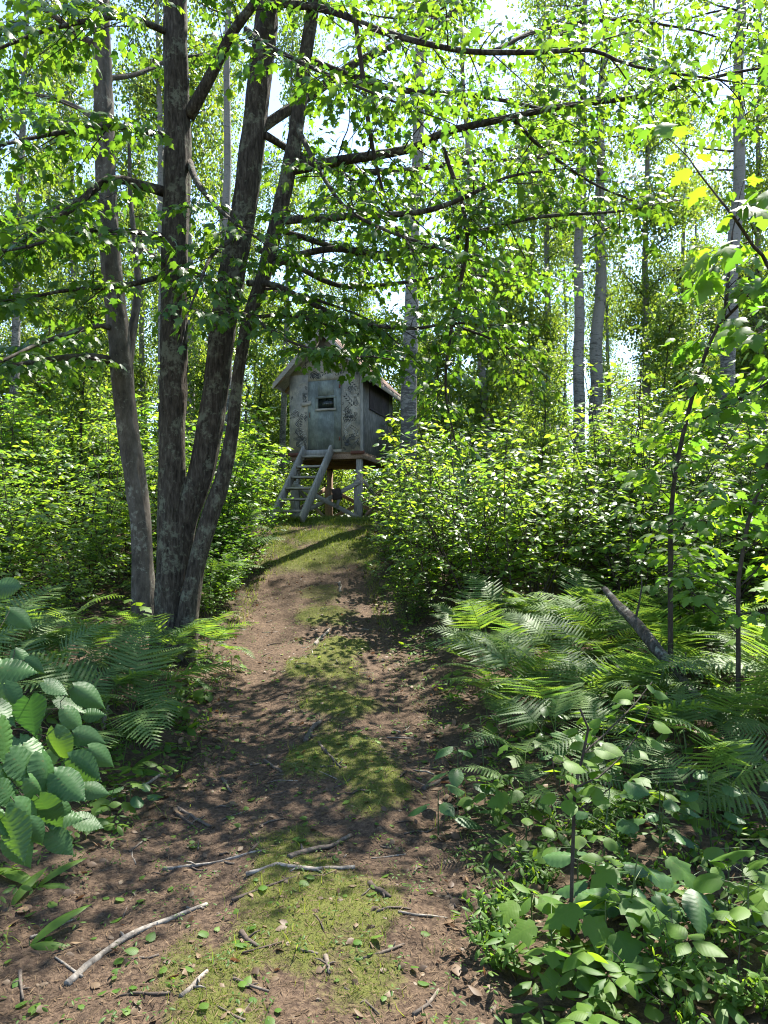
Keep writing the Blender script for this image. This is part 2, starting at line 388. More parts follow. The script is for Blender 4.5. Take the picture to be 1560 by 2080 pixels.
mo = moss_f(TX, TY); TZ = TZ + .034 * mo - .03 * np.exp(-((ts[None, :] - .25) / .12) ** 2) - .02 * np.exp(-((ts[None, :] - .85) / .1) ** 2)
me = grid_mesh('trail', TX, TY, TZ)
at = me.attributes.new('moss', 'FLOAT', 'POINT'); at.data.foreach_set('value', mo.astype(np.float32).ravel())
tag(obj('trail', me, M_TRAIL), kind='structure')
def tz(x, y):
    """height of the walked surface, trail included"""
    L = trailL(y); R = trailR(y); t = (x - L + .18) / (R - L + .36)
    z = base_h(x, y); e = np.minimum(t, 1 - t)
    tzv = z + .02 - .075 * (1 - sstep(e / .07)) + .030 * fbm(x * 3.2, y * 3.2, 4) + .018 * fbm(x * 14, y * 14, 3) + .034 * moss_f(x, y) \
        - .03 * np.exp(-((t - .25) / .12) ** 2) - .02 * np.exp(-((t - .85) / .1) ** 2)
    return np.where((e > 0) & (y < 20), np.maximum(tzv, z - .05), z)
def gz(x, y): return float(tz(np.array(x), np.array(y)))

# ------------------------------------------------------------------ leaf shapes: x along the midrib 0..1, y across
def T_fan(half, cx, fold=.28, curl=.22):
    ring = [(a, b) for a, b in half] + [(a, -b) for a, b in reversed(half[1:-1])]
    V = [(cx, 0, 0)] + [(a, b, 0) for a, b in ring]; V = np.array(V, float)
    V[:, 2] = -fold * np.abs(V[:, 1]) - curl * V[:, 0] ** 2 + .06
    n = len(ring); T = [(0, 1 + (i + 1) % n, 1 + i) for i in range(n)]
    return V, np.array(T), V[:, :2].copy()
def T_rows(prof, n=6, fold=.25, curl=.25, cols=1, ser=0.0, cord=0.0, wave=0.0):
    xs = np.linspace(0, 1, n + 1); V = []; c = 2 * cols + 1
    for i, x in enumerate(xs):
        wv = np.interp(x, *zip(*prof)) * (1 + (ser if i % 2 else -ser) * (0 < i < n))
        for k in range(-cols, cols + 1):
            f = k / cols; y = wv * f
            V.append((x - cord * abs(f) * (1 - x) ** 2 - (.012 * (ser > 0)) * abs(f) * (i % 2 == 0), y, -fold * abs(y) - curl * x * x + wave * math.sin(i * 2.1 + k) * abs(f)))
    T = []
    for i in range(n):
        for k in range(c - 1):
            a = i * c + k; T += [(a, a + c, a + c + 1), (a, a + c + 1, a + 1)]
    V = np.array(V); return V, np.array(T), V[:, :2].copy()
L_MAPLE = T_fan([(0, 0), (-.05, .15), (.09, .35), (.22, .30), (.50, .52), (.50, .29), (.55, .19), (.73, .25), (.76, .14), (1.0, 0)], .36)
MP_ = [(0, 0), (-.05, .13), (.11, .31), (.22, .26), (.47, .46), (.50, .25), (.57, .17), (.74, .21), (.77, .12), (1.0, 0)]
L_MAPLE_B = T_fan(MP_, .36, .55, .05); L_MAPLE_C = T_fan(MP_, .36, .12, .55)
L_MAPLE2 = T_fan([(0, 0), (-.03, .14), (.10, .33), (.17, .27), (.30, .40), (.44, .55), (.47, .36), (.52, .30), (.56, .20), (.68, .30), (.74, .22), (.84, .14), (1.0, 0)], .38, .2, .35)
L_OVATE = T_rows([(0, .02), (.15, .22), (.38, .34), (.65, .26), (.88, .09), (1, 0)], 5, .3, .3)
L_HAZEL = T_rows([(0, .08), (.06, .19), (.2, .31), (.38, .35), (.58, .28), (.72, .185), (.83, .10), (.92, .035), (1, 0)], 34, .30, .38, 2, .022, .10, .010)
L_HAZEL2 = T_rows([(0, .12), (.1, .27), (.3, .37), (.55, .36), (.75, .27), (.88, .13), (1, 0)], 16, .45, .15, 2, .04, .08, .02)
L_ROUND = T_rows([(0, .10), (.1, .30), (.35, .42), (.6, .36), (.82, .18), (.93, .06), (1, 0)], 9, .25, .2, 1, .02, .06)
L_ELL = T_rows([(0, .01), (.2, .15), (.5, .22), (.78, .14), (1, 0)], 5, .45, .35)
L_LANCE = T_rows([(0, .03), (.2, .10), (.5, .14), (.8, .09), (1, 0)], 9, .6, .75)
L_QUAD = (np.array([(0, 0, 0), (.5, .36, -.06), (1, 0, -.1), (.5, -.36, -.06)], float), np.array([(0, 2, 1), (0, 3, 2)]), np.array([(0, 0), (.5, .36), (1, 0), (.5, -.36)], float))

class Leaves:
    def __init__(s): s.P = []; s.D = []; s.N = []; s.S = []
    def add(s, p, d, n, sz): s.P.append(tuple(p)); s.D.append(tuple(d)); s.N.append(tuple(n)); s.S.append(sz)
    def addv(s, P_, D_, N_, S_): s.P += [tuple(q) for q in P_]; s.D += [tuple(q) for q in D_]; s.N += [tuple(q) for q in N_]; s.S += list(S_)
    def frames(s, idx=None):
        P_ = np.array(s.P, float); D = np.array(s.D, float); Nn = np.array(s.N, float); S_ = np.array(s.S, float)
        if idx is not None: P_, D, Nn, S_ = P_[idx], D[idx], Nn[idx], S_[idx]
        D /= np.linalg.norm(D, axis=1)[:, None] + 1e-9
        Zx = Nn - D * (Nn * D).sum(1)[:, None]; Zx /= np.linalg.norm(Zx, axis=1)[:, None] + 1e-9
        return P_, D, np.cross(Zx, D), Zx, S_
    def mesh(s, name, tpl, idx=None):
        P_, Xa, Ya, Za, S_ = s.frames(idx); V, T, U = tpl; n = len(P_); k = len(V)
        W = P_[:, None, :] + S_[:, None, None] * (V[None, :, 0:1] * Xa[:, None, :] + V[None, :, 1:2] * Ya[:, None, :] + V[None, :, 2:3] * Za[:, None, :])
        TT = (T[None] + (np.arange(n) * k)[:, None, None]).reshape(-1, 3)
        return mesh_np(name, W.reshape(-1, 3), TT, np.tile(U, (n, 1)))
    def objects(s, name, me, parent, idx=None):
        P_, Xa, Ya, Za, S_ = s.frames(idx)
        for p, x, y, z, q in zip(P_, Xa, Ya, Za, S_):
            M = Matrix(((x[0] * q, y[0] * q, z[0] * q, p[0]), (x[1] * q, y[1] * q, z[1] * q, p[1]), (x[2] * q, y[2] * q, z[2] * q, p[2]), (0, 0, 0, 1)))
            obj(name, me, None, parent, M)
    def rank(s, org=(0, 0, 0)):
        """indices of the leaves that show largest in the photograph first, with a flag for being in frame"""
        Q = np.array(s.P) + np.array(org); y = np.maximum(Q[:, 1], .2)
        u = CX_PX + F_PX * Q[:, 0] / y; v = HZ_PX - F_PX * (Q[:, 2] - EYE) / y
        ok = (u > -20) & (u < 1580) & (v > -20) & (v < 2100) & (Q[:, 1] > .3)
        sc = np.array(s.S) / y * ok; return np.argsort(-sc), ok
def one_leaf(name, tpl, mat):
    V, T, U = tpl; return setmat(mesh_np(name, V, T, U, True), mat)
ME_MAPLE = one_leaf('maple_leaf', L_MAPLE, M_MAPLE); ME_MAPLE2 = one_leaf('lobed_leaf', L_MAPLE2, M_SAP)
ME_SHRUB = one_leaf('ovate_leaf', L_OVATE, M_SHRUB)
ME_HAZEL = one_leaf('hazel_leaf', L_HAZEL, M_HAZEL); ME_HAZEL2 = one_leaf('hazel_leaf_narrow', L_HAZEL2, M_HAZEL)
HZP = [(0, .08), (.06, .19), (.2, .31), (.38, .35), (.58, .28), (.72, .185), (.83, .10), (.92, .035), (1, 0)]
ME_HAZELS = [ME_HAZEL] + [one_leaf('hazel_leaf', T_rows(HZP, 34, f_, c_, 2, .022, .10, w_), M_HAZEL) for f_, c_, w_ in ((.12, .10, .022), (.5, .55, .012), (.35, -.12, .028))]
ME_ROUND = one_leaf('round_leaf', L_ROUND, M_BROAD); ME_ELL = one_leaf('elliptic_leaf', L_ELL, M_COVER)
ME_LANCE = one_leaf('lance_leaf', L_LANCE, M_BROAD); ME_BROADM = one_leaf('seedling_leaf', L_MAPLE2, M_BROAD)

def rv(rng, s=1.0): return Vector((rng.uniform(-s, s), rng.uniform(-s, s), rng.uniform(-s, s)))

# ------------------------------------------------------------------ maple limbs, twigs and leaves
def twig_leaves(LV, rng, pts, dirs, start, spacing, size, droop=.45):
    """pairs of leaves on petioles along a twig"""
    L = [0]
    for a, b in zip(pts[:-1], pts[1:]): L.append(L[-1] + (b - a).length)
    s = start * L[-1]
    while s < L[-1]:
        k = max(i for i in range(len(L)) if L[i] <= s); k = min(k, len(pts) - 2)
        f = (s - L[k]) / max(1e-6, L[k + 1] - L[k]); p = pts[k].lerp(pts[k + 1], f); d = dirs[k]
        h = d.cross(UP); h = h.normalized() if h.length > .1 else Vector((1, 0, 0))
        for sg in (-1, 1):
            if rng.random() < .34: continue
            pd = (d * rng.uniform(.2, .7) + h * sg * rng.uniform(.7, 1.0) + rv(rng, .3)).normalized()
            q = p + pd * rng.uniform(.03, .06)
            LV.add(q, pd + Vector((0, 0, -droop * rng.uniform(.3, 1.6))), UP + rv(rng, .55), size * rng.uniform(.65, 1.2))
        s += spacing * rng.uniform(.7, 1.3)
    LV.add(pts[-1], dirs[-1] + Vector((0, 0, -droop)), UP + rv(rng, .5), size * rng.uniform(.8, 1.15))
def twig(rng, p, d, L, n, gravity, wob):
    pts = [p.copy()]; dirs = []
    for i in range(n):
        d = (d + rv(rng, wob) + Vector((0, 0, -gravity))).normalized(); dirs.append(d.copy()); p = p + d * (L / n); pts.append(p.copy())
    dirs.append(d.copy()); return pts, dirs
def spray(mb, LV, rng, limb, start=.12, spacing=.17, L0=1.0, size=.092, vert=.25, gravity=.05):
    """limb: Nx3 array (evenly stepped)"""
    pts = [Vector(q[:3]) for q in limb]; tot = sum((b - a).length for a, b in zip(pts[:-1], pts[1:])); step = tot / (len(pts) - 1)
    s = start * tot; sg = 1
    while s < tot:
        i = min(int(s / step), len(pts) - 2); t = (pts[i + 1] - pts[i]).normalized(); p = pts[i].lerp(pts[i + 1], s / step - i)
        h = t.cross(UP); h = h.normalized() if h.length > .15 else Vector((rng.uniform(-1, 1), rng.uniform(-1, 1), 0)).normalized()
        a = math.radians(rng.uniform(35, 80)); d = t * math.cos(a) + h * sg * math.sin(a) + Vector((0, 0, rng.uniform(-vert, vert)))
        L = L0 * (1 - .4 * s / tot) * rng.uniform(.5, 1.15)
        tp, td = twig(rng, p, d.normalized(), L, 6, gravity, .14)
        mb.tube(tp, np.linspace(.0065, .002, 7) * (.7 + .5 * L), 4, cap=False)
        twig_leaves(LV, rng, tp, td, .35, .13, size)
        for k in range(1, 6):
            if rng.random() < .72:
                hh = td[k].cross(UP); hh = hh.normalized() if hh.length > .1 else h
                dd = (td[k] * .6 + hh * (1 if (k % 2) else -1) + Vector((0, 0, rng.uniform(-.2, .15)))).normalized()
                sp, sdv = twig(rng, tp[k], dd, rng.uniform(.16, .42) * (.6 + .5 * L), 3, gravity, .15)
                mb.tube(sp, (.003, .0025, .002, .0014), 3, cap=False)
                twig_leaves(LV, rng, sp, sdv, .3, .10, size)
        s += spacing * rng.uniform(.6, 1.4); sg = -sg
    tp, td = twig(rng, pts[-1], (pts[-1] - pts[-2]).normalized(), .5, 4, gravity, .15)
    mb.tube(tp, np.linspace(.006, .002, 5), 4, cap=False); twig_leaves(LV, rng, tp, td, .1, .1, size)

def px_limb(spec, step=.12):
    """spec: (px, py, depth, width in px) -> evenly stepped array of x, y, z, r"""
    a = [(*P(px, py, d), wd / 2 / F_PX * d) for px, py, d, wd in spec]
    return resample(a, step)
def stem_part(name, arr, parent, org, mat, sides=20, bmp=.10, seed=0):
    mb = MB(); mb.tube(arr[:, :3] - np.array(org), np.maximum(arr[:, 3], .004), sides, bmp, seed)
    return obj(name, mb.mesh(name, True), mat, parent)

def maple(name, label, cat, base, stems, limbs, seed, crown=None, bark=None, nleaf=300, twigsize=1.0, group=None):
    rng = random.Random(seed); root = thing(name, label, cat, base, group=group); org = np.array(base)
    for i, sp in enumerate(stems): stem_part('trunk' if i == 0 else 'stem', sp, root, org, bark or M_BARK, 30, .20, seed + 7 * i)
    LV = Leaves(); mb = MB()
    for arr, kw in limbs:
        stem_part('limb', arr, root, org, M_TWIG if arr[0, 3] < .03 else (bark or M_BARK), 9, .08, seed)
        if arr[-1][0] < arr[0][0] - .4: kw = dict(kw, size=.114)
        loc = arr[:, :3] - org; spray(mb, LV, rng, loc, **kw)
    if crown:                                                   # limbs above the picture that make the shade
        for sp, n, z0 in crown:
            top = [q for q in sp if q[2] > z0]
            for k in range(n):
                q = top[int((k + rng.random()) / n * len(top)) % len(top)]; az = rng.uniform(0, 2 * math.pi)
                d = Vector((math.cos(az), math.sin(az), rng.uniform(.1, .7))).normalized(); Lb = rng.uniform(1.4, 3.0)
                tp, td = twig(rng, Vector(q[:3] - org), d, Lb, 8, .03, .12)
                mb.tube(tp, np.linspace(max(.012, q[3] * .45), .006, 9), 6, cap=False)
                spray(mb, LV, rng, np.array([tuple(z) for z in tp]), start=.2, spacing=.20, L0=.95, size=.095, vert=.4)
    obj('twigs', mb.mesh('twigs', True), M_TWIG, root, kind='stuff')
    order, ok = LV.rank(org); k = min(nleaf, int(ok.sum()))
    LV.objects('leaf', ME_MAPLE, root, order[:k])
    rest = order[k:]
    for j, tp_ in enumerate((L_MAPLE, L_MAPLE_B, L_MAPLE_C)): obj('foliage', LV.mesh('foliage', tp_, rest[j::3]), M_MAPLE, root, kind='stuff')
    return root, len(LV.P)

def stem_px(spec, d, step=.07):
    return px_limb([(px, py, d + (dd[0] if dd else 0), wd * 2) for px, py, wd, *dd in spec], step)
B = stem_px([(354, 1400, 60), (353, 1335, 50), (349, 1290, 40), (345, 1240, 32), (346, 1150, 28), (347, 1050, 27), (349, 950, 27.5), (349, 880, 27), (351, 800, 27), (352, 650, 26), (355, 500, 25),
             (360, 300, 26), (357, 100, 24), (357, -60, 22), (355, -400, 18), (350, -900, 10)], 7.5)
C = stem_px([(370, 1400, 40), (366, 1330, 34), (362, 1200, 28), (367, 1080, 27), (390, 1010, 26), (407, 965, 25), (424, 880, 25), (440, 770, 25), (455, 650, 26),
             (475, 540, 26), (500, 400, 25), (522, 220, 24), (540, 60, 22), (552, -60, 20), (580, -400, 15), (620, -900, 8)], 7.55)
D = stem_px([(378, 1400, 32), (376, 1320, 26), (384, 1230, 21), (399, 1150, 18), (426, 1050, 18), (453, 969, 15), (471, 880, 13.5), (480, 790, 12), (490, 720, 12), (504, 650, 13), (535, 560, 14),
             (565, 440, 15), (590, 330, 15), (605, 240, 14), (622, 110, 13), (640, 0, 12), (680, -250, 10), (740, -700, 6)], 7.38)
A = stem_px([(298, 1345, 34), (295, 1270, 27), (290, 1160, 21), (285, 1060, 20.5), (270, 950, 21), (253, 820, 21), (240, 680, 21), (225, 520, 20), (215, 360, 19),
             (210, 180, 18), (205, 0, 17), (195, -300, 14), (180, -800, 8)], 8.3)
bl = (B[0][0] + .05, B[0][1], hgt(B[0][0], B[0][1]))
big = dict(L0=1.15, spacing=.17)
limbsM = [
    (px_limb([(588, 345, 7.38, 24), (700, 325, 7.2, 20), (830, 303, 7.0, 17), (900, 270, 6.9, 15), (1030, 240, 6.7, 13), (1150, 215, 6.5, 11), (1300, 196, 6.3, 9), (1480, 150, 6.0, 6), (1580, 135, 5.9, 4)]), big),
    (px_limb([(570, 448, 7.38, 17), (700, 440, 7.0, 15), (800, 436, 6.7, 13), (880, 425, 6.5, 11), (950, 398, 6.3, 9), (1030, 360, 6.1, 6), (1120, 345, 6.0, 4)]), big),
    (px_limb([(545, 545, 7.38, 16), (600, 520, 7.3, 14), (680, 505, 7.2, 13), (760, 515, 7.2, 12), (850, 510, 7.1, 11), (900, 490, 7.1, 10), (1000, 462, 7.0, 8), (1100, 440, 6.9, 7), (1250, 430, 6.8, 5), (1330, 415, 6.8, 3)]), big),
    (px_limb([(545, 5, 7.5, 16), (640, 15, 7.2, 15), (700, 32, 7.0, 14), (760, 58, 6.8, 13), (850, 85, 6.6, 12), (960, 105, 6.4, 11), (1100, 106, 6.2, 10), (1200, 102, 6.0, 8), (1290, 135, 5.9, 6), (1480, 165, 5.7, 4)]), big),
    (px_limb([(520, 268, 7.55, 22), (555, 243, 7.6, 21), (590, 220, 7.7, 20), (660, 172, 8.0, 18), (720, 128, 8.2, 16), (800, 92, 8.5, 13), (900, 40, 8.9, 9), (980, -30, 9.2, 6)]), big),
    (px_limb([(505, 575, 7.5, 14), (560, 580, 7.2, 12), (640, 620, 6.9, 11), (720, 655, 6.7, 9), (850, 667, 6.5, 7), (910, 655, 6.4, 5), (990, 660, 6.3, 3)]), dict(L0=.8, spacing=.17, start=.3)),
    (px_limb([(520, 505, 7.4, 13), (600, 540, 7.7, 12), (690, 580, 8.1, 10), (800, 576, 8.5, 8), (900, 562, 8.9, 6), (1000, 560, 9.2, 4)]), dict(L0=.8, spacing=.22)),
    (px_limb([(540, 275, 7.5, 16), (600, 310, 7.9, 13), (690, 350, 8.3, 10), (760, 395, 8.7, 7), (830, 420, 9.0, 4)]), dict(L0=.9)),
    (px_limb([(383, 238, 7.5, 26), (430, 150, 7.4, 23), (470, 70, 7.3, 20), (520, 0, 7.2, 17), (560, -90, 7.0, 12), (620, -200, 6.8, 7)]), dict(L0=.9, start=.35)),
    (px_limb([(335, 390, 7.5, 22), (280, 375, 7.3, 19), (220, 365, 7.1, 16), (150, 420, 6.9, 14), (60, 480, 6.7, 10), (0, 512, 6.5, 8), (-80, 545, 6.3, 4)]), dict(L0=1.0)),
    (px_limb([(335, 480, 7.5, 12), (260, 470, 7.0, 10), (160, 470, 6.6, 8), (60, 500, 6.2, 6), (-60, 520, 5.9, 4)]), dict(L0=.9)),
    (px_limb([(385, 330, 7.5, 15), (400, 370, 7.2, 12), (440, 420, 6.9, 9), (500, 470, 6.5, 6), (560, 500, 6.2, 4)]), dict(L0=.8, start=.3)),
    (px_limb([(600, 250, 7.4, 12), (640, 330, 6.8, 9), (700, 420, 6.4, 8), (790, 470, 6.0, 7), (880, 500, 5.8, 5), (960, 530, 5.7, 3)]), dict(L0=.8, start=.3)),
    (px_limb([(720, 30, 6.9, 10), (735, 140, 6.9, 10), (750, 260, 7.0, 9), (770, 360, 7.1, 7), (800, 450, 7.2, 5), (840, 520, 7.2, 3)]), dict(L0=.6, start=.2)),
    (px_limb([(900, 300, 6.9, 9), (940, 420, 7.0, 9), (948, 500, 7.1, 9), (930, 600, 7.2, 8), (915, 680, 7.3, 7), (905, 790, 7.4, 5), (925, 900, 7.4, 3)]), dict(L0=.55, start=.1, spacing=.14)),
    (px_limb([(1040, 240, 6.7, 9), (1100, 300, 7.1, 7), (1200, 370, 7.5, 5), (1290, 410, 7.8, 3)]), dict(L0=.8)),
    (px_limb([(598, 320, 7.4, 13), (760, 350, 8.3, 12), (950, 330, 9.0, 8), (1120, 320, 9.6, 4)]), dict(L0=1.2, spacing=.19)),
    (px_limb([(560, 465, 7.4, 12), (750, 520, 8.3, 11), (950, 545, 9.0, 9), (1120, 560, 9.5, 4)]), dict(L0=1.1, spacing=.19)),
    (px_limb([(622, 120, 7.4, 13), (800, 180, 8.0, 12), (1000, 200, 8.8, 8), (1220, 250, 9.5, 4)]), dict(L0=1.2, spacing=.19)),
    (px_limb([(905, 655, 6.4, 6), (1000, 690, 6.6, 5), (1080, 740, 6.8, 3)]), dict(L0=.6, start=.0)),
    (px_limb([(340, 280, 7.5, 15), (250, 258, 7.0, 12), (120, 270, 6.6, 9), (-20, 300, 6.2, 5)]), dict(L0=1.0, spacing=.13)),
    (px_limb([(335, 560, 7.5, 12), (250, 580, 7.0, 10), (120, 592, 6.6, 7), (0, 622, 6.3, 5)]), dict(L0=.8, start=.25)),
    (px_limb([(350, 70, 7.5, 14), (250, 35, 7.0, 11), (100, 60, 6.5, 8), (-30, 110, 6.1, 5)]), dict(L0=1.1, spacing=.13)),
    (px_limb([(440, 640, 7.5, 10), (500, 640, 6.9, 8), (580, 690, 6.5, 6), (680, 720, 6.3, 4), (760, 725, 6.2, 3)]), dict(L0=.7, start=.25, spacing=.14)),
    (px_limb([(530, 585, 7.4, 8), (610, 600, 7.0, 7), (690, 625, 6.9, 5), (750, 650, 6.8, 4), (800, 690, 6.8, 3)]), dict(L0=.55, start=.25, spacing=.12)),
    (px_limb([(480, 480, 7.5, 10), (430, 520, 6.8, 8), (400, 590, 6.3, 5), (380, 640, 6.0, 3)]), dict(L0=.6, start=.3)),
    (px_limb([(638, 0, 7.38, 16), (760, -150, 6.4, 15), (830, -400, 5.4, 14), (900, -700, 4.6, 10), (950, -1000, 4.0, 6)]), dict(L0=1.0, start=.25, spacing=.15)),  # unseen limb added above the frame to shade the hazel bush
    (px_limb([(680, -250, 7.36, 14), (850, -330, 6.8, 13), (1050, -450, 6.2, 11), (1250, -620, 5.6, 8), (1400, -820, 5.0, 5)]), dict(L0=.8, start=.3, spacing=.32)),  # another unseen limb, put in to break sun on the near trail into dapples
    (px_limb([(508, 645, 7.38, 8), (580, 640, 7.0, 7), (650, 655, 6.8, 5), (710, 680, 6.7, 4), (760, 715, 6.7, 3)]), dict(L0=.5, start=.3, spacing=.085)),
    (px_limb([(500, 60, 7.2, 12), (540, 90, 6.4, 10), (640, 140, 5.8, 8), (760, 190, 5.4, 5), (860, 230, 5.2, 3)]), dict(L0=.8, start=.3)),
    (px_limb([(1000, 105, 6.4, 9), (1100, 60, 7.0, 8), (1250, 40, 7.8, 6), (1400, 60, 8.5, 4), (1500, 90, 9.0, 3)]), dict(L0=.9)),
]
maple('maple_tree', 'thick dark-barked maple of three stems rising from one base beside the trail', 'tree', bl, [B, C, D], limbsM, 11,
      crown=[(B, 5, 7.4), (C, 3, 7.4), (D, 2, 7.2)])
al = (A[0][0], A[0][1], hgt(A[0][0], A[0][1]))
limbsA = [
    (px_limb([(232, 735, 8.3, 20), (190, 725, 8.1, 15), (120, 728, 7.7, 13), (0, 748, 7.2, 9), (-80, 765, 6.9, 5)]), dict(L0=.8)),
    (px_limb([(235, 670, 8.3, 13), (205, 660, 8.1, 11), (100, 690, 7.6, 9), (0, 735, 7.0, 6), (-60, 760, 6.8, 4)]), dict(L0=.7)),
    (px_limb([(205, 95, 8.3, 18), (160, 75, 8.2, 15), (120, 40, 8.1, 12), (60, 0, 7.9, 9), (-30, -40, 7.7, 5)]), dict(L0=1.0)),
    (px_limb([(258, 760, 8.3, 22), (268, 680, 8.5, 18), (280, 590, 8.7, 15), (275, 500, 8.9, 12), (265, 400, 9.1, 9), (262, 250, 9.3, 6)]), dict(L0=.8, start=.4)),
    (px_limb([(215, 390, 8.3, 14), (150, 410, 8.0, 11), (70, 440, 7.6, 8), (-20, 450, 7.2, 5)]), dict(L0=.9)),
    (px_limb([(215, 260, 8.3, 12), (150, 215, 8.6, 10), (60, 190, 8.9, 7), (-40, 180, 9.2, 4)]), dict(L0=1.0)),
    (px_limb([(222, 480, 8.3, 12), (280, 500, 8.0, 9), (350, 540, 7.6, 7), (420, 560, 7.2, 4)]), dict(L0=.7, start=.3)),
    (px_limb([(208, 160, 8.3, 12), (280, 150, 8.7, 9), (350, 120, 9.2, 7), (430, 110, 9.7, 4)]), dict(L0=1.0, start=.3)),
]
maple('maple_tree', 'slimmer grey maple trunk leaning just behind the three-stemmed maple', 'tree', al, [A], limbsA, 23,
      crown=[(A, 5, 7.6)], bark=M_BARK2)

# ------------------------------------------------------------------ aspens and spruces of the wood
def aspen_variant(k):
    rng = np.random.default_rng(100 + k); H = rng.uniform(15, 19); n = 26
    z = np.linspace(-.3, H, n); cx = np.cumsum(rng.normal(0, .022, n)); cy_ = np.cumsum(rng.normal(0, .022, n)); cx -= cx[0]; cy_ -= cy_[0]
    r = .165 * (1 - .80 * z / H) * (1 + .35 * np.exp(-np.maximum(z, 0) / .35))
    pts = np.stack([cx, cy_, z], -1); tm = MB(); tm.tube(resample(pts, .35), np.interp(resample(pts, .35)[:, 2], z, r), 14, .10, k)
    bm = MB(); PL = []
    nb = 46 if k < 5 else 26; lo = .22 if k < 5 else .56 if k < 7 else .36
    for i in range(nb):
        zz = rng.uniform(lo, 1.0) ** .9 * H; az = rng.uniform(0, 2 * math.pi)
        Lb = rng.uniform(.7, 1.25) * (2.3 * (1 - .75 * (zz / H - .25))) * (.55 if zz < .38 * H else 1)
        d = Vector((math.cos(az), math.sin(az), rng.uniform(.0, .8))).normalized()
        p0 = Vector((np.interp(zz, z, cx), np.interp(zz, z, cy_), zz))
        rr = random.Random(k * 1000 + i); tp, td = twig(rr, p0, d, Lb, 6, -.02, .16)
        bm.tube(tp, np.linspace(.028 * Lb / 2, .006, 7), 5, cap=False)
        nl = int((560 if k < 5 else 300 if k < 7 else 170) * Lb / 2); f = rng.uniform(.2, 1.05, nl) * 6; q = np.array([tuple(v) for v in tp])
        i0 = np.clip(f.astype(int), 0, 5); fr = (f - i0)[:, None]; c = q[i0] * (1 - fr) + q[np.minimum(i0 + 1, 6)] * fr
        # leaves sit in small clumps off the branch
        clump = rng.normal(0, .34, (max(3, nl // 9), 3)); PL.append(c + clump[rng.integers(0, len(clump), nl)] + rng.normal(0, .075, (nl, 3)))
    PL = np.concatenate(PL); n = len(PL)
    D_ = rng.normal(0, 1, (n, 3)); D_[:, 2] -= .7; Nn = rng.normal(0, 1, (n, 3)); Nn[:, 2] += .4
    LV = Leaves(); LV.addv(PL, D_, Nn, rng.uniform(.07, .135, n))
    return (setmat(tm.mesh('aspen_trunk', True), M_ASPBARK), setmat(bm.mesh('aspen_branches', True), M_TWIG), setmat(LV.mesh('aspen_foliage', L_QUAD), M_ASPEN))
ASP = [aspen_variant(k) for k in range(8)]
def aspen(x, y, r, rz, k, label, lean=(0, 0), group=None, zs=None, parts=True):
    o = thing('aspen_tree', label, 'tree', (x, y, hgt(x, y) - .02), 0, 1, group)
    s = r / .165; o.scale = (max(.8, s * .95), max(.8, s * .95), zs or 1.0); 
    o.rotation_euler = (lean[1], lean[0], rz) if False else (0, 0, 0)
    o.rotation_mode = 'QUATERNION'
    q = Vector((lean[0], lean[1], 1)).to_track_quat('Z', 'Y') @ Quaternion((0, 0, 1), rz); o.rotation_quaternion = q
    t, b, f = ASP[k % 5 if k < 100 else 5 + k % 2 if k < 200 else 7]
    obj('trunk', t, None, o); obj('branches', b, None, o, kind='stuff'); obj('crown', f, None, o, kind='stuff'); return o
def young_variant(k):
    rng = np.random.default_rng(300 + k); rr = random.Random(300 + k); H = 7.5; tm = MB(); bm = MB(); PL = []
    tp0, td0 = twig(rr, Vector((0, 0, -.1)), Vector((rr.uniform(-.06, .06), rr.uniform(-.06, .06), 1)).normalized(), H, 14, -.01, .05); tm.tube(tp0, np.linspace(.055, .008, 15), 9, .06, k)
    for i in range(44):
        f = rr.uniform(.12, 1.0); q = tp0[min(14, int(f * 14))]; az = rr.uniform(0, 6.28); Lb = (1.5 * (1 - .6 * f)) * rr.uniform(.6, 1.2)
        tp, td = twig(rr, q, Vector((math.cos(az), math.sin(az), rr.uniform(.1, .9))).normalized(), Lb, 5, 0.0, .15); bm.tube(tp, np.linspace(.012, .004, 6), 4, cap=False)
        nl = int(190 * Lb); qa = np.array([tuple(v) for v in tp]); g_ = rng.uniform(.15, 1.0, nl) * 5; i0 = np.clip(g_.astype(int), 0, 4); fr = (g_ - i0)[:, None]
        cl = rng.normal(0, .17, (max(3, nl // 8), 3)); PL.append(qa[i0] * (1 - fr) + qa[i0 + 1] * fr + cl[rng.integers(0, len(cl), nl)] + rng.normal(0, .06, (nl, 3)))
    PL = np.concatenate(PL); n = len(PL); D_ = rng.normal(0, 1, (n, 3)); D_[:, 2] -= .6; Nn = rng.normal(0, 1, (n, 3)); Nn[:, 2] += .8
    LV = Leaves(); LV.addv(PL, D_, Nn, rng.uniform(.07, .14, n))
    return (setmat(tm.mesh('young_trunk', True), M_TWIG), setmat(bm.mesh('young_branches', True), M_TWIG), setmat(LV.mesh('young_foliage', L_QUAD), M_ASPEN))
YNG = [young_variant(k) for k in range(3)]
def young(x, y, s, rz, k, label, group):
    o = thing('young_tree', label, 'tree', (x, y, hgt(x, y)), rz, s, group); t, b, f = YNG[k % 3]
    obj('trunk', t, None, o); obj('branches', b, None, o, kind='stuff'); obj('crown', f, None, o, kind='stuff')
GA = 'pale aspens standing in the wood'
rngA = random.Random(3)
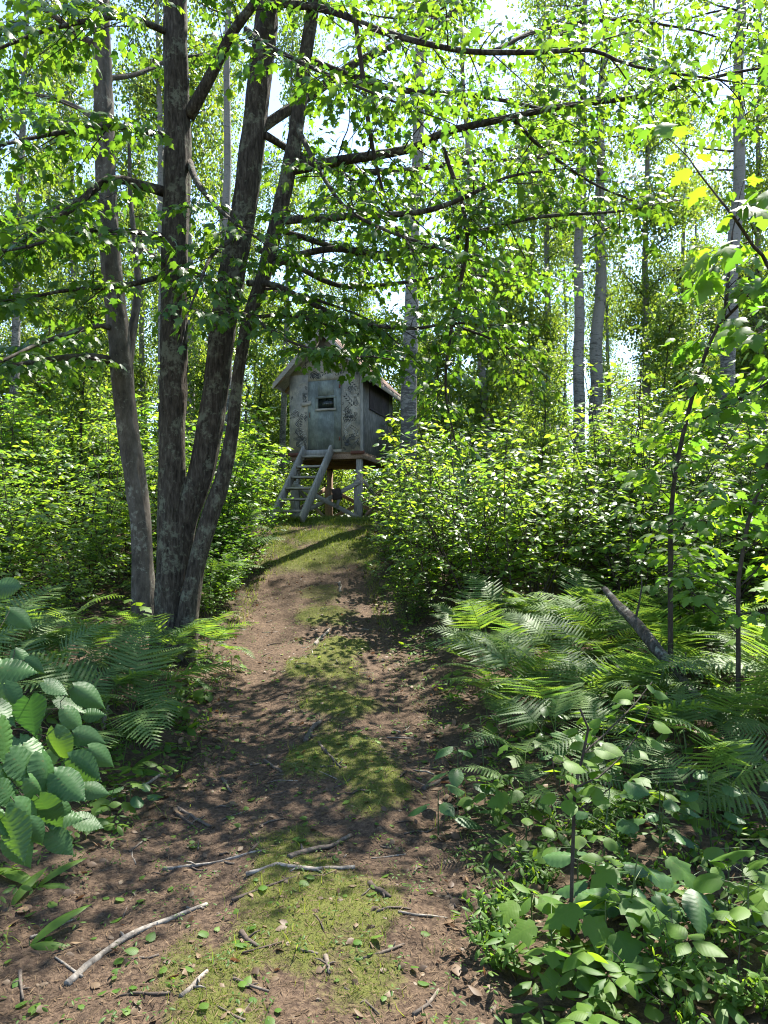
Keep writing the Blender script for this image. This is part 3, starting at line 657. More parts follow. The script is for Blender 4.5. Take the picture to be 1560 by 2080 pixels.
named = [  # px of the trunk low down, depth, radius, lean, label
    (822, 15.4, .215, (.035, 0), 'stout pale aspen right beside the shingled roof of the blind'),
    (1176, 19, .19, (.01, 0), 'grey aspen, left one of a close pair rising above the brush'),
    (1210, 20, .23, (.012, .0), 'grey aspen, thicker right one of a close pair rising above the brush'),
    (1083, 26, .15, (.01, 0), 'thin pale aspen, left of two slender ones between the blind and the close pair'),
    (1112, 24, .155, (.0, 0), 'thin dark aspen, right of two slender ones between the blind and the close pair'),
    (1312, 24, .165, (.012, 0), 'aspen with dark lower trunk standing by the spruces'),
    (1468, 14.5, .175, (.035, 0), 'tall dark-trunked aspen rising behind the yellow-green maple sapling'),
    (1004, 19.6, .078, (-.07, 0), 'very thin leaning aspen between the blind and the slender pair'),
]
for i, (px, d, r, lean, lab) in enumerate(named):
    aspen((px - CX_PX) / F_PX * d, d, r, i * 1.7, i + (200 if i in (1, 2, 6, 7) else 100 if d < 16 else 0), lab, lean)
far_px = [(462, 16, .13), (395, 19, .12), (330, 17.5, .13), (1552, 20, .12), (570, 27, .12), (300, 25, .10), (165, 22, .12), (20, 19, .14), (95, 30, .12), (940, 33, .13), (1420, 32, .13), (520, 35, .14), (430, 31, .12),  # first aspen added behind the maple stems so its crown shades the trail
          (250, 35, .14), (640, 38, .15), (740, 34, .12), (1250, 36, .13), (1380, 27, .09), (1520, 38, .15), (-60, 24, .15), (-160, 20, .15), (1640, 23, .15), (1700, 17, .16), (1040, 40, .15), (1150, 43, .15), (860, 42, .16),
          (360, 42, .15), (180, 44, .16), (50, 42, .15), (1330, 44, .15), (1460, 47, .16), (700, 50, .17), (480, 52, .16), (970, 55, .17), (1230, 56, .17), (250, 58, .17), (100, 60, .17), (1500, 60, .17), (830, 62, .17), (580, 64, .18), (1100, 66, .18),
          (-300, 18, .15), (-420, 26, .14), (-250, 30, .14), (-560, 22, .15), (-380, 38, .15), (-700, 30, .15), (1850, 22, .15), (1900, 32, .14), (2020, 18, .15), (1780, 40, .15), (2150, 28, .15)]
for i, (px, d, r) in enumerate(far_px):
    lab = ('slender' if r < .125 else 'stouter') + (' pale aspen in the wood behind the brush ' if d < 30 else ' aspen farther back in the wood ' if d < 40 else ' distant aspen at the back of the wood ') + ('left' if px < 700 else 'right') + ' of the blind'
    aspen((px - CX_PX) / F_PX * d, d, r, rngA.uniform(0, 6.28), i + (100 if d < 18 else 2), lab, (rngA.uniform(-.03, .03), rngA.uniform(-.02, .02)), GA if d < 40 else 'distant aspens at the back of the wood', rngA.uniform(.85, 1.15))

rngY = random.Random(12); done = []
while len(done) < 96:
    y = rngY.uniform(19, 48); x = rngY.uniform(-.62, .62) * y
    if any((x - a) ** 2 + (y - b) ** 2 < 2.6 for a, b in done) or (abs(x + 1) < 2.2 and y < 22): continue
    if .20 < x / y < .40 and y < 37: continue
    done.append((x, y)); young(x, y, rngY.uniform(.7, 1.35), rngY.uniform(0, 6.28), len(done), ('leafy young tree filling the wood between the aspen trunks' if y < 33 else 'leafy young tree far back in the wood') + (' left' if x < -1 else ' right') + ' of the blind', 'young trees between the aspen trunks' if y < 33 else 'young trees far back in the wood')
for x, y, s, lab in [(5.2, 13.5, .62, 'tall leafy young tree poking out of the right-hand brush'), (2.6, 12.2, .50, 'short leafy young tree in the right-hand brush nearer the blind'), (-5.6, 13.2, .70, 'leafy young tree behind the slim grey maple'), (-7.4, 11.5, .62, 'leafy young tree in the left brush'), (-4.4, 17.5, .8, 'leafy young tree to the left of the blind stairs'), (1.6, 19.5, .75, 'leafy young tree behind the stout aspen')]:
    young(x, y, s, x, int(y), lab, None)
while len(done) < 132:
    y = rngY.uniform(14, 44); x = rngY.choice((-1, 1)) * rngY.uniform(.62, 1.05) * y
    if any((x - a) ** 2 + (y - b) ** 2 < 2.6 for a, b in done): continue
    done.append((x, y)); young(x, y, rngY.uniform(.7, 1.3), rngY.uniform(0, 6.28), len(done), 'leafy young tree out in the wood at the side, ' + ('left' if x < 0 else 'right') + ' of the blind', 'young trees out at the sides of the wood')
def spruce_variant(k):
    rng = random.Random(50 + k); H = 9.0; tm = MB(); tm.tube([(0, 0, -.2), (0.03, 0, H * .5), (0, .02, H)], (.13, .08, .012), 10)
    tm2 = MB(); LV = Leaves(); z = .8
    while z < H - .1:
        R = 1.75 * (1 - z / H) ** .8 + .12
        for j in range(5):
            az = rng.uniform(0, 6.28); d = Vector((math.cos(az), math.sin(az), rng.uniform(-.15, .2))).normalized()
            tp, td = twig(rng, Vector((0, 0, z)), d, R * rng.uniform(.7, 1.1), 6, .05, .06); tm2.tube(tp, np.linspace(.012, .004, 7), 4, cap=False)
            for q in range(1, 7):
                h = td[q].cross(UP).normalized()
                for sg in (-1, 1):
                    L = R * .34 * (1 - q / 9)
                    sp, sdv = twig(rng, tp[q], (td[q] * .7 + h * sg + Vector((0, 0, -.25))).normalized(), L, 2, .05, .1)
                    nn = max(3, int(L / .035))
                    for m in range(nn):
                        p = sp[0].lerp(sp[2], m / nn)
                        for s2 in (-1, 1): LV.add(p, sdv[0] * .6 + sdv[0].cross(UP) * s2 + rv(rng, .5), UP + rv(rng, .6), .075)
        z += .30
    V, T, U = L_QUAD; slim = (V * np.array([1, .35, 1]), T, U)
    return (setmat(tm.mesh('spruce_trunk', True), M_BARK), setmat(tm2.mesh('spruce_branches', True), M_TWIG), setmat(LV.mesh('spruce_foliage', slim), M_NEEDLE))
SPR = spruce_variant(0)
for px, d, s, lab in [(1375, 25, 1.0, 'tall dark spruce among the aspens, its boughs drooping'), (1405, 28, 1.25, 'taller dark spruce standing behind another spruce'),
                      (1236, 24, .50, 'small young spruce between the aspen pair and the taller spruces'), (1300, 30, .85, 'dark spruce half hidden behind an aspen trunk'), (500, 26, .62, 'dark spruce behind the brush to the left of the blind')]:
    x = (px - CX_PX) / F_PX * d; o = thing('spruce_tree', lab, 'tree', (x, d, hgt(x, d)), px, s)
    obj('trunk', SPR[0], None, o); obj('branches', SPR[1], None, o, kind='stuff'); obj('crown', SPR[2], None, o, kind='stuff')

# ------------------------------------------------------------------ hunting blind on stilts
GZ = gz(-1.02, 17.94)
blind = thing('hunting_blind', 'camouflage-painted plywood hunting blind on stilts at the end of the trail', 'hut', (-1.02, 17.94, GZ), math.atan2(-.29, .957))
W2, L2, Z0, Z1 = .925, 1.22, 1.58, 3.45
def bpart(name, mb, mat, parent=blind, bev=.004, label=None):
    o = obj(name, mb.mesh(name), mat, parent)
    if bev: bevel(o, bev)
    if label: o['label'] = label
    return o
def boxpart(name, mat, *b, parent=blind, bev=.004):
    mb = MB(); mb.box(*b); return bpart(name, mb, mat, parent, bev)
# floor, joists, rim
boxpart('floor_deck', M_REDWOOD, -W2, W2, -L2, L2, 1.555, 1.578)
for k in range(7):
    y = -L2 + .02 + k * (2 * L2 - .08) / 6
    boxpart('joist', M_REDWOOD, -W2 + .02, W2 - .02, y, y + .04, 1.42, 1.554)
for s in (-1, 1): boxpart('rim_joist', M_REDWOOD, s * W2 - .045 if s > 0 else s * W2, s * W2 if s > 0 else s * W2 + .045, -L2, L2, 1.415, 1.552)
# posts and lower post boards
for sx in (-1, 1):
    for sy in (-1, 1):
        x = sx * .80; y = sy * 1.10
        m = M_GREYWOOD if sy < 0 else M_REDWOOD
        boxpart('post', m, x - .065, x + .065, y - .065, y + .065, -.15, 1.418)
        boxpart('post_board', m, x - .10, x + .10, y - .115, y - .067, -.1, .92)
        boxpart('corner_bracket', M_RUST, x - .17, x + .17, y * 1.118 - .016 if sy < 0 else y * 1.118 + .004, y * 1.118 - .004 if sy < 0 else y * 1.118 + .016, 1.52, 1.60, bev=.002)
def brace(a, b, mat=M_GREYWOODX, up=(0, 0, 1)):
    mb = MB(); mb.beam(a, b, .10, .035, up); bpart('cross_brace', mb, mat)
brace((.86, -1.235, .88), (-.80, -1.235, .05)); brace((-.86, -1.275, .88), (.84, -1.275, .03))
brace((.92, -1.14, .90), (.92, 1.14, .08)); brace((.96, -1.14, .08), (.96, 1.14, .90), M_REDWOOD)
brace((-.92, -1.14, .90), (-.92, 1.14, .08)); brace((-.96, -1.14, .08), (-.96, 1.14, .90), M_REDWOOD)
brace((.86, 1.19, .90), (-.86, 1.19, .06), M_REDWOOD); brace((-.86, 1.23, .90), (.86, 1.23, .06), M_REDWOOD)
# walls
DX0, DX1, DZ0, DZ1 = -.44, .39, 1.66, 3.28
fw = MB(); t0, t1 = -L2 - .02, -L2
def fpoly(mb, poly): mb.prism(poly, (0, t1, 0), (1, 0, 0), (0, 0, 1), (0, -1, 0), .02)
fpoly(fw, [(-W2, Z0), (DX0 - .008, Z0), (DX0 - .008, Z1), (-W2, Z1)]); fpoly(fw, [(DX1 + .008, Z0), (W2, Z0), (W2, Z1), (DX1 + .008, Z1)])
fpoly(fw, [(DX0 - .008, Z0), (DX1 + .008, Z0), (DX1 + .008, DZ0 - .008), (DX0 - .008, DZ0 - .008)]); fpoly(fw, [(DX0 - .008, DZ1 + .008), (DX1 + .008, DZ1 + .008), (DX1 + .008, Z1), (DX0 - .008, Z1)])
fpoly(fw, [(-W2, Z1), (W2, Z1), (0, Z1 + W2)])
front = bpart('wall', fw, M_CAMO, bev=0); front['label'] = 'front wall painted with fern camouflage'
bw = MB(); bw.prism([(-W2, Z0), (W2, Z0), (W2, Z1), (0, Z1 + W2), (-W2, Z1)], (0, L2 + .02, 0), (1, 0, 0), (0, 0, 1), (0, -1, 0), .02); bpart('wall', bw, M_PLY, bev=0)
rw = boxpart('wall', M_PLY, W2 - .02, W2, -L2, L2, Z0, Z1, bev=0); rw['label'] = 'weathered grey plywood side wall'
boxpart('wall', M_PLY, -W2, -W2 + .02, -L2, L2, Z0, Z1, bev=0)
boxpart('corner_trim', M_TRIM, W2 - .055, W2 + .012, -L2 - .034, -L2 - .0215, Z0 + .01, Z1 - .02)
boxpart('corner_trim', M_PLY, W2 + .002, W2 + .014, -L2 - .02, -L2 + .06, Z0 + .01, Z1 - .02)
# stencilled ferns and leaves on the front wall
rngS = random.Random(8)
def stencil(mb, x, z, ang, L, kind):
    ca, sa = math.cos(ang), math.sin(ang)
    def add(poly):
        pp = [(x + a * ca - b * sa, z + a * sa + b * ca) for a, b in poly]
        if any(p[0] < -W2 + .02 or p[0] > W2 - .07 or (DX0 - .02 < p[0] < DX1 + .02 and p[1] < DZ1 + .03) or p[1] < Z0 + .02 or p[1] > Z1 + W2 - abs(p[0]) - .1 for p in pp): return
        mb.prism(pp, (0, t0 - .0005, 0), (1, 0, 0), (0, 0, 1), (0, -1, 0), .002)
    if kind == 'fern':
        n = 8
        for i in range(n):
            u = (i + .5) / n * L; w_ = L * .34 * (1 - .75 * i / n); b_ = L * .035
            for s in (-1, 1):
                e = (u + w_ * .55, s * w_); add([(u - b_, s * .004), (u + b_, s * .004), (u + w_ * .4 + b_, s * w_ * .6), e, (u + w_ * .3 - b_ * .4, s * w_ * .6)][::s])
    elif kind == 'leaf':
        V, T, U = L_MAPLE2; ring = [(v[0] * L, v[1] * L) for v in V[1:]]; c = (V[0][0] * L, 0)
        for i in range(len(ring)): add([c, ring[i], ring[(i + 1) % len(ring)]])
    else:
        for i in range(5):
            u = L * (.1 + .2 * i)
            for s in (-1, 1): add([(u, s * .006), (u + L * .10, s * L * .06), (u + L * .22, s * L * .17), (u + L * .05, s * L * .12)][::s])
pd_, pl_ = MB(), MB()
for i in range(150):
    stencil(pd_ if rngS.random() < .62 else pl_, rngS.uniform(-W2, W2), rngS.uniform(Z0, Z1 + .7), rngS.uniform(0, 6.28), rngS.uniform(.16, .36), rngS.choice(['fern', 'fern', 'fern', 'sprig']))
stencil(pd_, .52, 1.72, 1.2, .17, 'leaf'); stencil(pd_, .55, 1.93, .2, .30, 'sprig'); stencil(pd_, .62, 2.3, 1.9, .34, 'fern'); stencil(pd_, -.72, 2.2, 1.2, .34, 'fern'); stencil(pd_, -.75, 1.75, .7, .3, 'fern')
obj('painted_leaf_pattern', pd_.mesh('pattern'), M_PRINTD, front, kind='stuff'); obj('painted_leaf_pattern', pl_.mesh('pattern'), M_PRINTL, front, kind='stuff')
# door with window
WX0, WX1, WZ0, WZ1 = -.185, .215, 2.62, 2.86
dm = MB()
for b in [(DX0, WX0, DZ0, DZ1), (WX1, DX1, DZ0, DZ1), (WX0, WX1, DZ0, WZ0), (WX0, WX1, WZ1, DZ1)]: dm.box(b[0], b[1], t0 - .012, t1 + .004, b[2], b[3])
door = bpart('door', dm, M_DOOR, bev=0, label='grey-green door with a small window')
for nm, b in [('window_frame', (WX0 - .055, WX1 + .055, WZ1, WZ1 + .055)), ('window_frame', (WX0 - .055, WX0, WZ0, WZ1)), ('window_frame', (WX1, WX1 + .055, WZ0, WZ1)), ('window_sill', (WX0 - .06, WX1 + .06, WZ0 - .05, WZ0))]:
    boxpart(nm, M_DOOR if nm == 'window_frame' else M_GREYWOODX, b[0], b[1], t0 - .04 if nm == 'window_sill' else t0 - .028, t0 - .0125, b[2], b[3], parent=door, bev=.003)
boxpart('pane', M_GLASS, WX0, WX1, t1 - .012, t1 - .008, WZ0, WZ1, parent=door, bev=0)
lt = MB(); lt.tube([(DX0 + .05, t0 - .012, 2.42), (DX0 + .05, t0 - .05, 2.43), (DX0 + .05, t0 - .05, 2.53), (DX0 + .05, t0 - .012, 2.54)], .008, 6); bpart('handle', lt, M_RUST, door, 0)
for z in (1.85, 3.08): boxpart('hinge', M_RUST, DX1 - .05, DX1 - .01, t0 - .018, t0 - .0125, z, z + .09, parent=door, bev=0)
sg_ = MB(); sg_.beam((-.60, t0 - .022, 2.735), (-.36, t0 - .022, 2.775), .095, .02); bpart('name_plank', sg_, M_GREYWOODX)
# shutters in the side wall
for a, b in ((.435, 1.42), (1.44, 2.05)): boxpart('shutter', M_SHUT, W2 + .0005, W2 + .028, -L2 + a, -L2 + b, 2.67, 3.30)
boxpart('shutter_rail', M_SHUT, W2 + .0285, W2 + .045, -L2 + .40, -L2 + 2.08, 2.635, 2.668)
# roof
OH, FO, TH = .27, .33, .045
c45 = math.sqrt(.5); y0, y1 = -L2 - FO, L2 + FO; ZR = Z1 + W2 + .012
for s in (1, -1):
    mb = MB(); e = W2 + OH
    poly = [(0, ZR), (s * e, ZR - e), (s * e, ZR - e + TH / c45), (0, ZR + TH / c45)]
    mb.prism(poly if s > 0 else poly[::-1], (0, y1, 0), (1, 0, 0), (0, 0, 1), (0, -1, 0), y1 - y0)
    slope = bpart('roof', mb, M_GREYWOODX, bev=0)
    nrow = 13; Ls = e / c45; dr = Ls / nrow; ncol = 14; wd = (y1 - y0) / ncol; rr = random.Random(4)
    for r_ in range(nrow):
        # course r_: from the eave up, each overlapping the one below
        sd_ = Ls - r_ * dr + .015
        def pt(dist, h): return (s * (dist * c45 + h * c45), ZR + TH / c45 - dist * c45 + h * c45)
        for c_ in range(ncol if s > 0 else 1):
            ya, yb = (y0 + c_ * wd, y0 + (c_ + 1) * wd - .006) if s > 0 else (y0, y1)
            off = rr.uniform(-.006, .006); lift = rr.uniform(.009, .014)
            q = [pt(sd_ + off, .004), pt(sd_ + off, .004 + lift), pt(max(0.005, sd_ - dr - .03), .007), pt(max(0.005, sd_ - dr - .03), .001)]
            m2 = MB(); m2.prism(q if s > 0 else q[::-1], (0, yb, 0), (1, 0, 0), (0, 0, 1), (0, -1, 0), yb - ya)
            obj('shingle' if s > 0 else 'shingle_course', m2.mesh('shingle'), M_SHINGLE, slope)
    for yy in (y0 - .022, y1 + .002):
        m2 = MB(); q = [(0, ZR - .09), (s * (e + .02), ZR - e - .11), (s * (e + .02), ZR - e + .03), (0, ZR + .05)]
        m2.prism(q if s > 0 else q[::-1], (0, yy + .02, 0), (1, 0, 0), (0, 0, 1), (0, -1, 0), .02); bpart('rake_board', m2, M_GREYWOODX, slope, .003)
    mb = MB(); mb.box(s * e + (.001 if s > 0 else -.021), s * e + (.021 if s > 0 else -.001), y0, y1, ZR - e - .06, ZR - e + .05); bpart('fascia', mb, M_GREYWOODX, slope, .003)
    for k in range(6):
        yy = y0 + .03 + k * (y1 - y0 - .1) / 5; m2 = MB(); q = [(s * W2, ZR - W2 - .10), (s * (e - .002), ZR - e - .07), (s * (e - .002), ZR - e - .002), (s * W2, ZR - W2 - .002)]
        m2.prism(q if s > 0 else q[::-1], (0, yy + .04, 0), (1, 0, 0), (0, 0, 1), (0, -1, 0), .04); bpart('rafter_tail', m2, M_REDWOOD, slope, 0)
m2 = MB(); m2.prism([(-.12, ZR + TH / c45 - .10), (0, ZR + TH / c45 + .015), (.12, ZR + TH / c45 - .10), (.12, ZR + TH / c45 - .085), (0, ZR + TH / c45 + .032), (-.12, ZR + TH / c45 - .085)], (0, y1, 0), (1, 0, 0), (0, 0, 1), (0, -1, 0), y1 - y0)
bpart('ridge_cap', m2, M_SHINGLE, bev=0)
# stairs
RUN, SX0, SX1 = 1.78, -.52, .17
for x in (SX0, SX1):
    mb = MB(); mb.beam((x, -L2 - .06, 1.66), (x, -L2 - .06 - RUN, -.06), .23, .055, up=(0, -1, 1)); bpart('stringer', mb, M_GREYWOOD)
for k in range(6):
    f = (k + .4) / 6; z = 1.60 * (1 - f); y = -L2 - .06 - RUN * f
    boxpart('tread', M_GREYWOODX, SX0 + .029, SX1 - .029, y - .14, y + .11, z - .045, z)
    for x in (SX0 + .029, SX1 - .067): boxpart('tread_cleat', M_GREYWOODX, x, x + .038, y - .10, y + .08, z - .09, z - .0455)
boxpart('landing_board', M_TRIM, SX0 + .022, SX1 - .022, -L2 - .075, -L2 - .038, 1.50, 1.648)
# box hung on the brace
bx = thing('hanging_box', 'dark brown wooden box hung on the cross brace under the blind', 'box', blind.location + Vector((0, 0, 0)), blind.rotation_euler.z)
mb = MB(); mb.beam((.30, -1.33, .72), (.34, -1.33, .46), .20, .10, up=(1, 0, .1)); bevel(obj('body', mb.mesh('body'), M_BROWNBOX, bx), .01)
mb = MB(); mb.beam((.405, -1.35, .56), (.33, -1.35, .30), .07, .02, up=(1, 0, .2)); bevel(obj('slat', mb.mesh('slat'), M_TRIM, bx), .003)
mb = MB(); mb.tube([(.30, -1.33, .70), (.31, -1.31, .80), (.30, -1.25, .83), (.30, -1.225, .70)], .006, 5); obj('strap', mb.mesh('strap'), M_DARKST, bx)

# ------------------------------------------------------------------ understorey shrubs
def shrub_parts(seed, h=2.2, nst=8, leaf=.085, spread=.55, fine=1.0, z0=.22):
    rng = random.Random(seed); mb = MB(); LV = Leaves()
    for i in range(nst):
        az = rng.uniform(0, 6.28); hh = h * rng.uniform(.6, 1.08)
        d = Vector((math.cos(az) * spread * rng.uniform(.25, 1), math.sin(az) * spread * rng.uniform(.25, 1), 1)).normalized()
        p0 = Vector((math.cos(az) * .12, math.sin(az) * .12, -.05)); n = 10
        pts, dirs = twig(rng, p0, d, hh, n, .035, .10); mb.tube(pts, np.linspace(.011, .003, n + 1) * (hh / 2) ** .5, 5, cap=False)
        sg = 1
        for k in range(int(z0 * n), n + 1):
            for rep in range(2):
                a2 = rng.uniform(0, 6.28); hv = Vector((math.cos(a2), math.sin(a2), 0)); dd = (dirs[k] * .35 + hv + Vector((0, 0, rng.uniform(.0, .35)))).normalized()
                L = rng.uniform(.22, .6) * (1.1 - .55 * k / n) * fine
                tp, td = twig(rng, pts[k], dd, L, 4, .04, .16); mb.tube(tp, np.linspace(.004, .0015, 5), 3, cap=False)
                s = .15 * L
                while s < L:
                    q = min(int(s / L * 4), 3); pp = tp[q].lerp(tp[q + 1], s / L * 4 - q); hx = td[q].cross(UP); hx = hx.normalized() if hx.length > .1 else Vector((1, 0, 0))
                    ld = td[q] * .5 + hx * sg + Vector((0, 0, rng.uniform(-.5, .05))) + rv(rng, .2)
                    LV.add(pp + ld.normalized() * .012, ld, UP + rv(rng, .45), leaf * rng.uniform(.6, 1.2)); sg = -sg; s += leaf * .62
                LV.add(tp[-1], td[-1] + Vector((0, 0, -.3)), UP + rv(rng, .4), leaf)
    return mb, LV
SHV = []
for k in range(6):
    mb, LV = shrub_parts(200 + k, h=2.1 + .12 * k, nst=9, leaf=(.075, .10, .115, .085, .145, .12)[k], z0=(.2, .3, .35, .2, .35, .3)[k])
    mp = k in (2, 5)
    SHV.append((setmat(mb.mesh('shrub_stems', True), M_TWIG), setmat(LV.mesh('shrub_foliage', L_MAPLE if mp else L_OVATE), M_SAP if k == 5 else M_SHRUB)))
rngB = random.Random(77)
def place_shrub(x, y, s, k, label, group):
    o = thing('shrub', label, 'shrub', (x, y, hgt(x, y)), rngB.uniform(0, 6.28), s, group)
    obj('stems', SHV[k][0], None, o); obj('foliage', SHV[k][1], None, o, kind='stuff')
def in_blind(x, y, m=1.2):
    dx, dy = x + 1.02, y - 17.94; a = dx * .957 - dy * .29; b = dx * .29 + dy * .957
    return abs(a) < W2 + m * .6 and -L2 - 2.2 < b < L2 + m
nS = {'r': 0, 'l': 0, 'b': 0}
def scatter(region, n, mind, label, group, smin, smax, kinds):
    pts = []; tries = 0
    while len(pts) < n and tries < n * 60:
        tries += 1; x, y = region(rngB)
        if x > trailL(y) - .75 and x < trailR(y) + .75 and y < 22: continue
        if in_blind(x, y): continue
        if any((x - a) ** 2 + (y - b) ** 2 < mind ** 2 for a, b in pts): continue
        if (x - al[0]) ** 2 + (y - al[1]) ** 2 < .7: continue
        pts.append((x, y)); s_ = rngB.uniform(smin, smax); k_ = rngB.choice(kinds)
        if 10.5 < y < 16.5 and trailR(y) < x < trailR(y) + 2.0: s_ = min(s_, .82)
        lab = ('tall ' if s_ > .6 * smax + .4 * smin else 'low ') + ('maple-leaved ' if k_ in (2, 5) else 'oval-leaved ') + label
        if y < 15: lab += ', bordering the trail' if trailL(y) - 1.7 < x < trailR(y) + 1.7 else ', away from the trail'
        place_shrub(x, y, s_, k_, lab, group)
scatter(lambda r: (r.uniform(.4, 9.5), r.uniform(8.6, 14.5)), 58, .75, 'shrub in the dense brush right of the trail', 'brush along the right of the trail', .75, 1.5, (0, 1, 2, 3, 4))
scatter(lambda r: (r.uniform(-9.5, -2.6), r.uniform(9.6, 16.5)), 46, .8, 'bright shrub in the brush left of the trail', 'brush along the left of the trail', .6, 1.3, (0, 1, 2, 3, 5))
scatter(lambda r: (r.uniform(-15, 17), r.uniform(15, 27)), 95, 1.0, 'shrub in the undergrowth around and behind the blind', 'undergrowth around and behind the blind', .75, 1.25, (0, 1, 3, 4, 5))
scatter(lambda r: (r.uniform(-26, 30), r.uniform(27, 46)), 90, 1.5, 'distant shrub at the foot of the far aspens', 'far undergrowth among the aspens', 1.1, 1.9, (0, 1, 3, 4, 5))

scatter(lambda r: (r.uniform(-7, -3.0), r.uniform(7.7, 9.8)), 15, .6, 'shrub in the shade behind the left ferns', 'shrubs behind the left ferns', .38, .75, (0, 1, 2, 4))
scatter(lambda r: (r.choice((-1, 1)) * r.uniform(9.3, 16), r.uniform(6, 18)), 34, 1.0, 'shrub in the brush far out beside the trail', 'brush far out beside the trail', .7, 1.25, (0, 1, 2, 3, 4))
for i in range(16):
    y = 9.0 + 5.6 * (i // 2) / 7 + rngB.uniform(-.25, .25); left = i % 2 == 0
    y = 9.0 + (y - 9.0) * (.55 if left else 1.0)
    x = float(trailL(y)) - rngB.uniform(.28, .6) if left else float(trailR(y)) + rngB.uniform(.3, .6)
    place_shrub(x, y, rngB.uniform(.28, .5), 5 if left else rngB.choice((0, 2, 3)), 'small bright maple-leaved shrub crowding the left trail edge up the slope' if left else 'small shrub crowding the right trail edge up the slope', 'small shrubs along the left trail edge' if left else 'small shrubs along the right trail edge')
# near shrubs whose single leaves show
def leafy_shrub(x, y, h, seed, label, name='shrub', tpl=L_OVATE, me=None, mat=None, nst=7, leaf=.10, nleaf=70, cat='shrub', spread=.5, fine=1.0, z0=.3):
    mb, LV = shrub_parts(seed, h, nst, leaf, spread, fine, z0); org = (x, y, hgt(x, y)); o = thing(name, label, cat, org)
    obj('stems', mb.mesh('stems', True), M_TWIG, o); order, ok = LV.rank(org); k = min(nleaf, int(ok.sum()))
    LV.objects('leaf', me or ME_SHRUB, o, order[:k])
    if k < len(order): obj('foliage', LV.mesh('foliage', tpl, order[k:]), mat or M_SHRUB, o, kind='stuff')
    return o
leafy_shrub(.8, 9.3, 2.5, 301, 'leafy shrub at the corner where the brush meets the bare trail')
leafy_shrub(1.7, 8.7, 2.5, 302, 'leafy shrub overhanging the dark hollow behind the fern bed')
leafy_shrub(3.0, 8.4, 2.7, 303, 'tall leafy shrub behind the upper end of the lichen-covered fallen branch')
leafy_shrub(-2.75, 11.2, 1.7, 304, 'sunlit shrub just right of the three-stemmed maple', mat=M_SAP, me=one_leaf('sunny_leaf', L_OVATE, M_SAP))
leafy_shrub(-2.95, 13.6, 1.6, 305, 'sunlit shrub crowding the foot of the blind stairs', mat=M_SAP, me=one_leaf('sunny_leaf', L_OVATE, M_SAP))
leafy_shrub(-5.0, 8.6, 2.1, 306, 'broad-leaved shrub left of the slim grey maple', leaf=.12)
leafy_shrub(-4.3, 7.2, 1.3, 307, 'low shrub in the shade in front of the left brush', leaf=.12)
leafy_shrub(4.2, 6.2, 1.7, 308, 'maple-leaved bush crowding the right beside the slanting fallen branch', tpl=L_MAPLE2, me=ME_BROADM, mat=M_BROAD, leaf=.13, nleaf=90)
leafy_shrub(3.6, 5.0, 1.35, 309, 'low maple-leaved bush below the fallen branch', tpl=L_MAPLE2, me=ME_BROADM, mat=M_BROAD, leaf=.13, nleaf=90, nst=5)
leafy_shrub(3.1, 7.0, 1.7, 310, 'maple-leaved bush above the fern bed by the sapling', tpl=L_MAPLE2, me=ME_BROADM, mat=M_BROAD, leaf=.12, nleaf=90, nst=6)

# slender yellow-green maple saplings on the right
def sapling(spec, seed, label, size=.105, L0=.6, spacing=.15, nleaf=150, start=.25, extra=()):
    arr = px_limb(spec, .1); x, y = arr[0][0], arr[0][1]; z = hgt(x, y)
    low = np.array([[x, y, z - .03, arr[0][3] * 1.2]]); arr = np.vstack([low, arr]) if z < arr[0][2] - .05 else arr
    arr = resample(arr, .1); org = np.array((x, y, z)); root = thing('maple_sapling', label, 'sapling', tuple(org)); rng = random.Random(seed)
    stem_part('stem', arr, root, org, M_TWIG, 8, .05, seed); mb = MB(); LV = Leaves(); spray(mb, LV, rng, arr[:, :3] - org, start, spacing, L0, size, .45, .06)
    for e in extra:
        b = px_limb(e, .1); stem_part('branch', b, root, org, M_TWIG, 6, .05, seed); spray(mb, LV, rng, b[:, :3] - org, .15, .13, L0 * .8, size, .4, .07)
    obj('twigs', mb.mesh('twigs', True), M_TWIG, root, kind='stuff'); order, ok = LV.rank(org); k = min(nleaf, int(ok.sum()))
    LV.objects('leaf', ME_MAPLE2, root, order[:k])
    if k < len(order): obj('foliage', LV.mesh('foliage', L_MAPLE2, order[k:]), M_SAP, root, kind='stuff')
sapling([(1362, 1060, 5.6, 10), (1372, 960, 5.6, 9), (1400, 830, 5.6, 8.5), (1440, 700, 5.6, 7), (1470, 640, 5.6, 8), (1480, 560, 5.6, 6), (1488, 470, 5.6, 4)], 41,
        'slender maple sapling with glowing yellow-green leaves rising from the right-hand brush', extra=[[(1470, 650, 5.6, 7), (1520, 600, 5.4, 6), (1575, 545, 5.3, 4)], [(1410, 860, 5.6, 6), (1500, 810, 5.3, 5), (1590, 760, 5.1, 4)]])
sapling([(1500, 1180, 4.6, 9), (1520, 1060, 4.6, 8), (1560, 940, 4.6, 9), (1590, 800, 4.6, 7), (1600, 600, 4.5, 5)], 43, 'leaning maple sapling at the edge of the brush below the glowing sapling', size=.105, nleaf=110)
# overhanging branch with large bright leaves near the top right
sapling([(1640, 1000, 4.3, 14), (1630, 800, 4.3, 12), (1570, 560, 4.2, 8), (1530, 500, 4.1, 7), (1490, 440, 4.0, 6), (1450, 390, 4.0, 4)], 45, 'maple sapling arching in with large translucent leaves in front of the tall aspen', size=.13, nleaf=110, start=.55, spacing=.24, L0=.4)

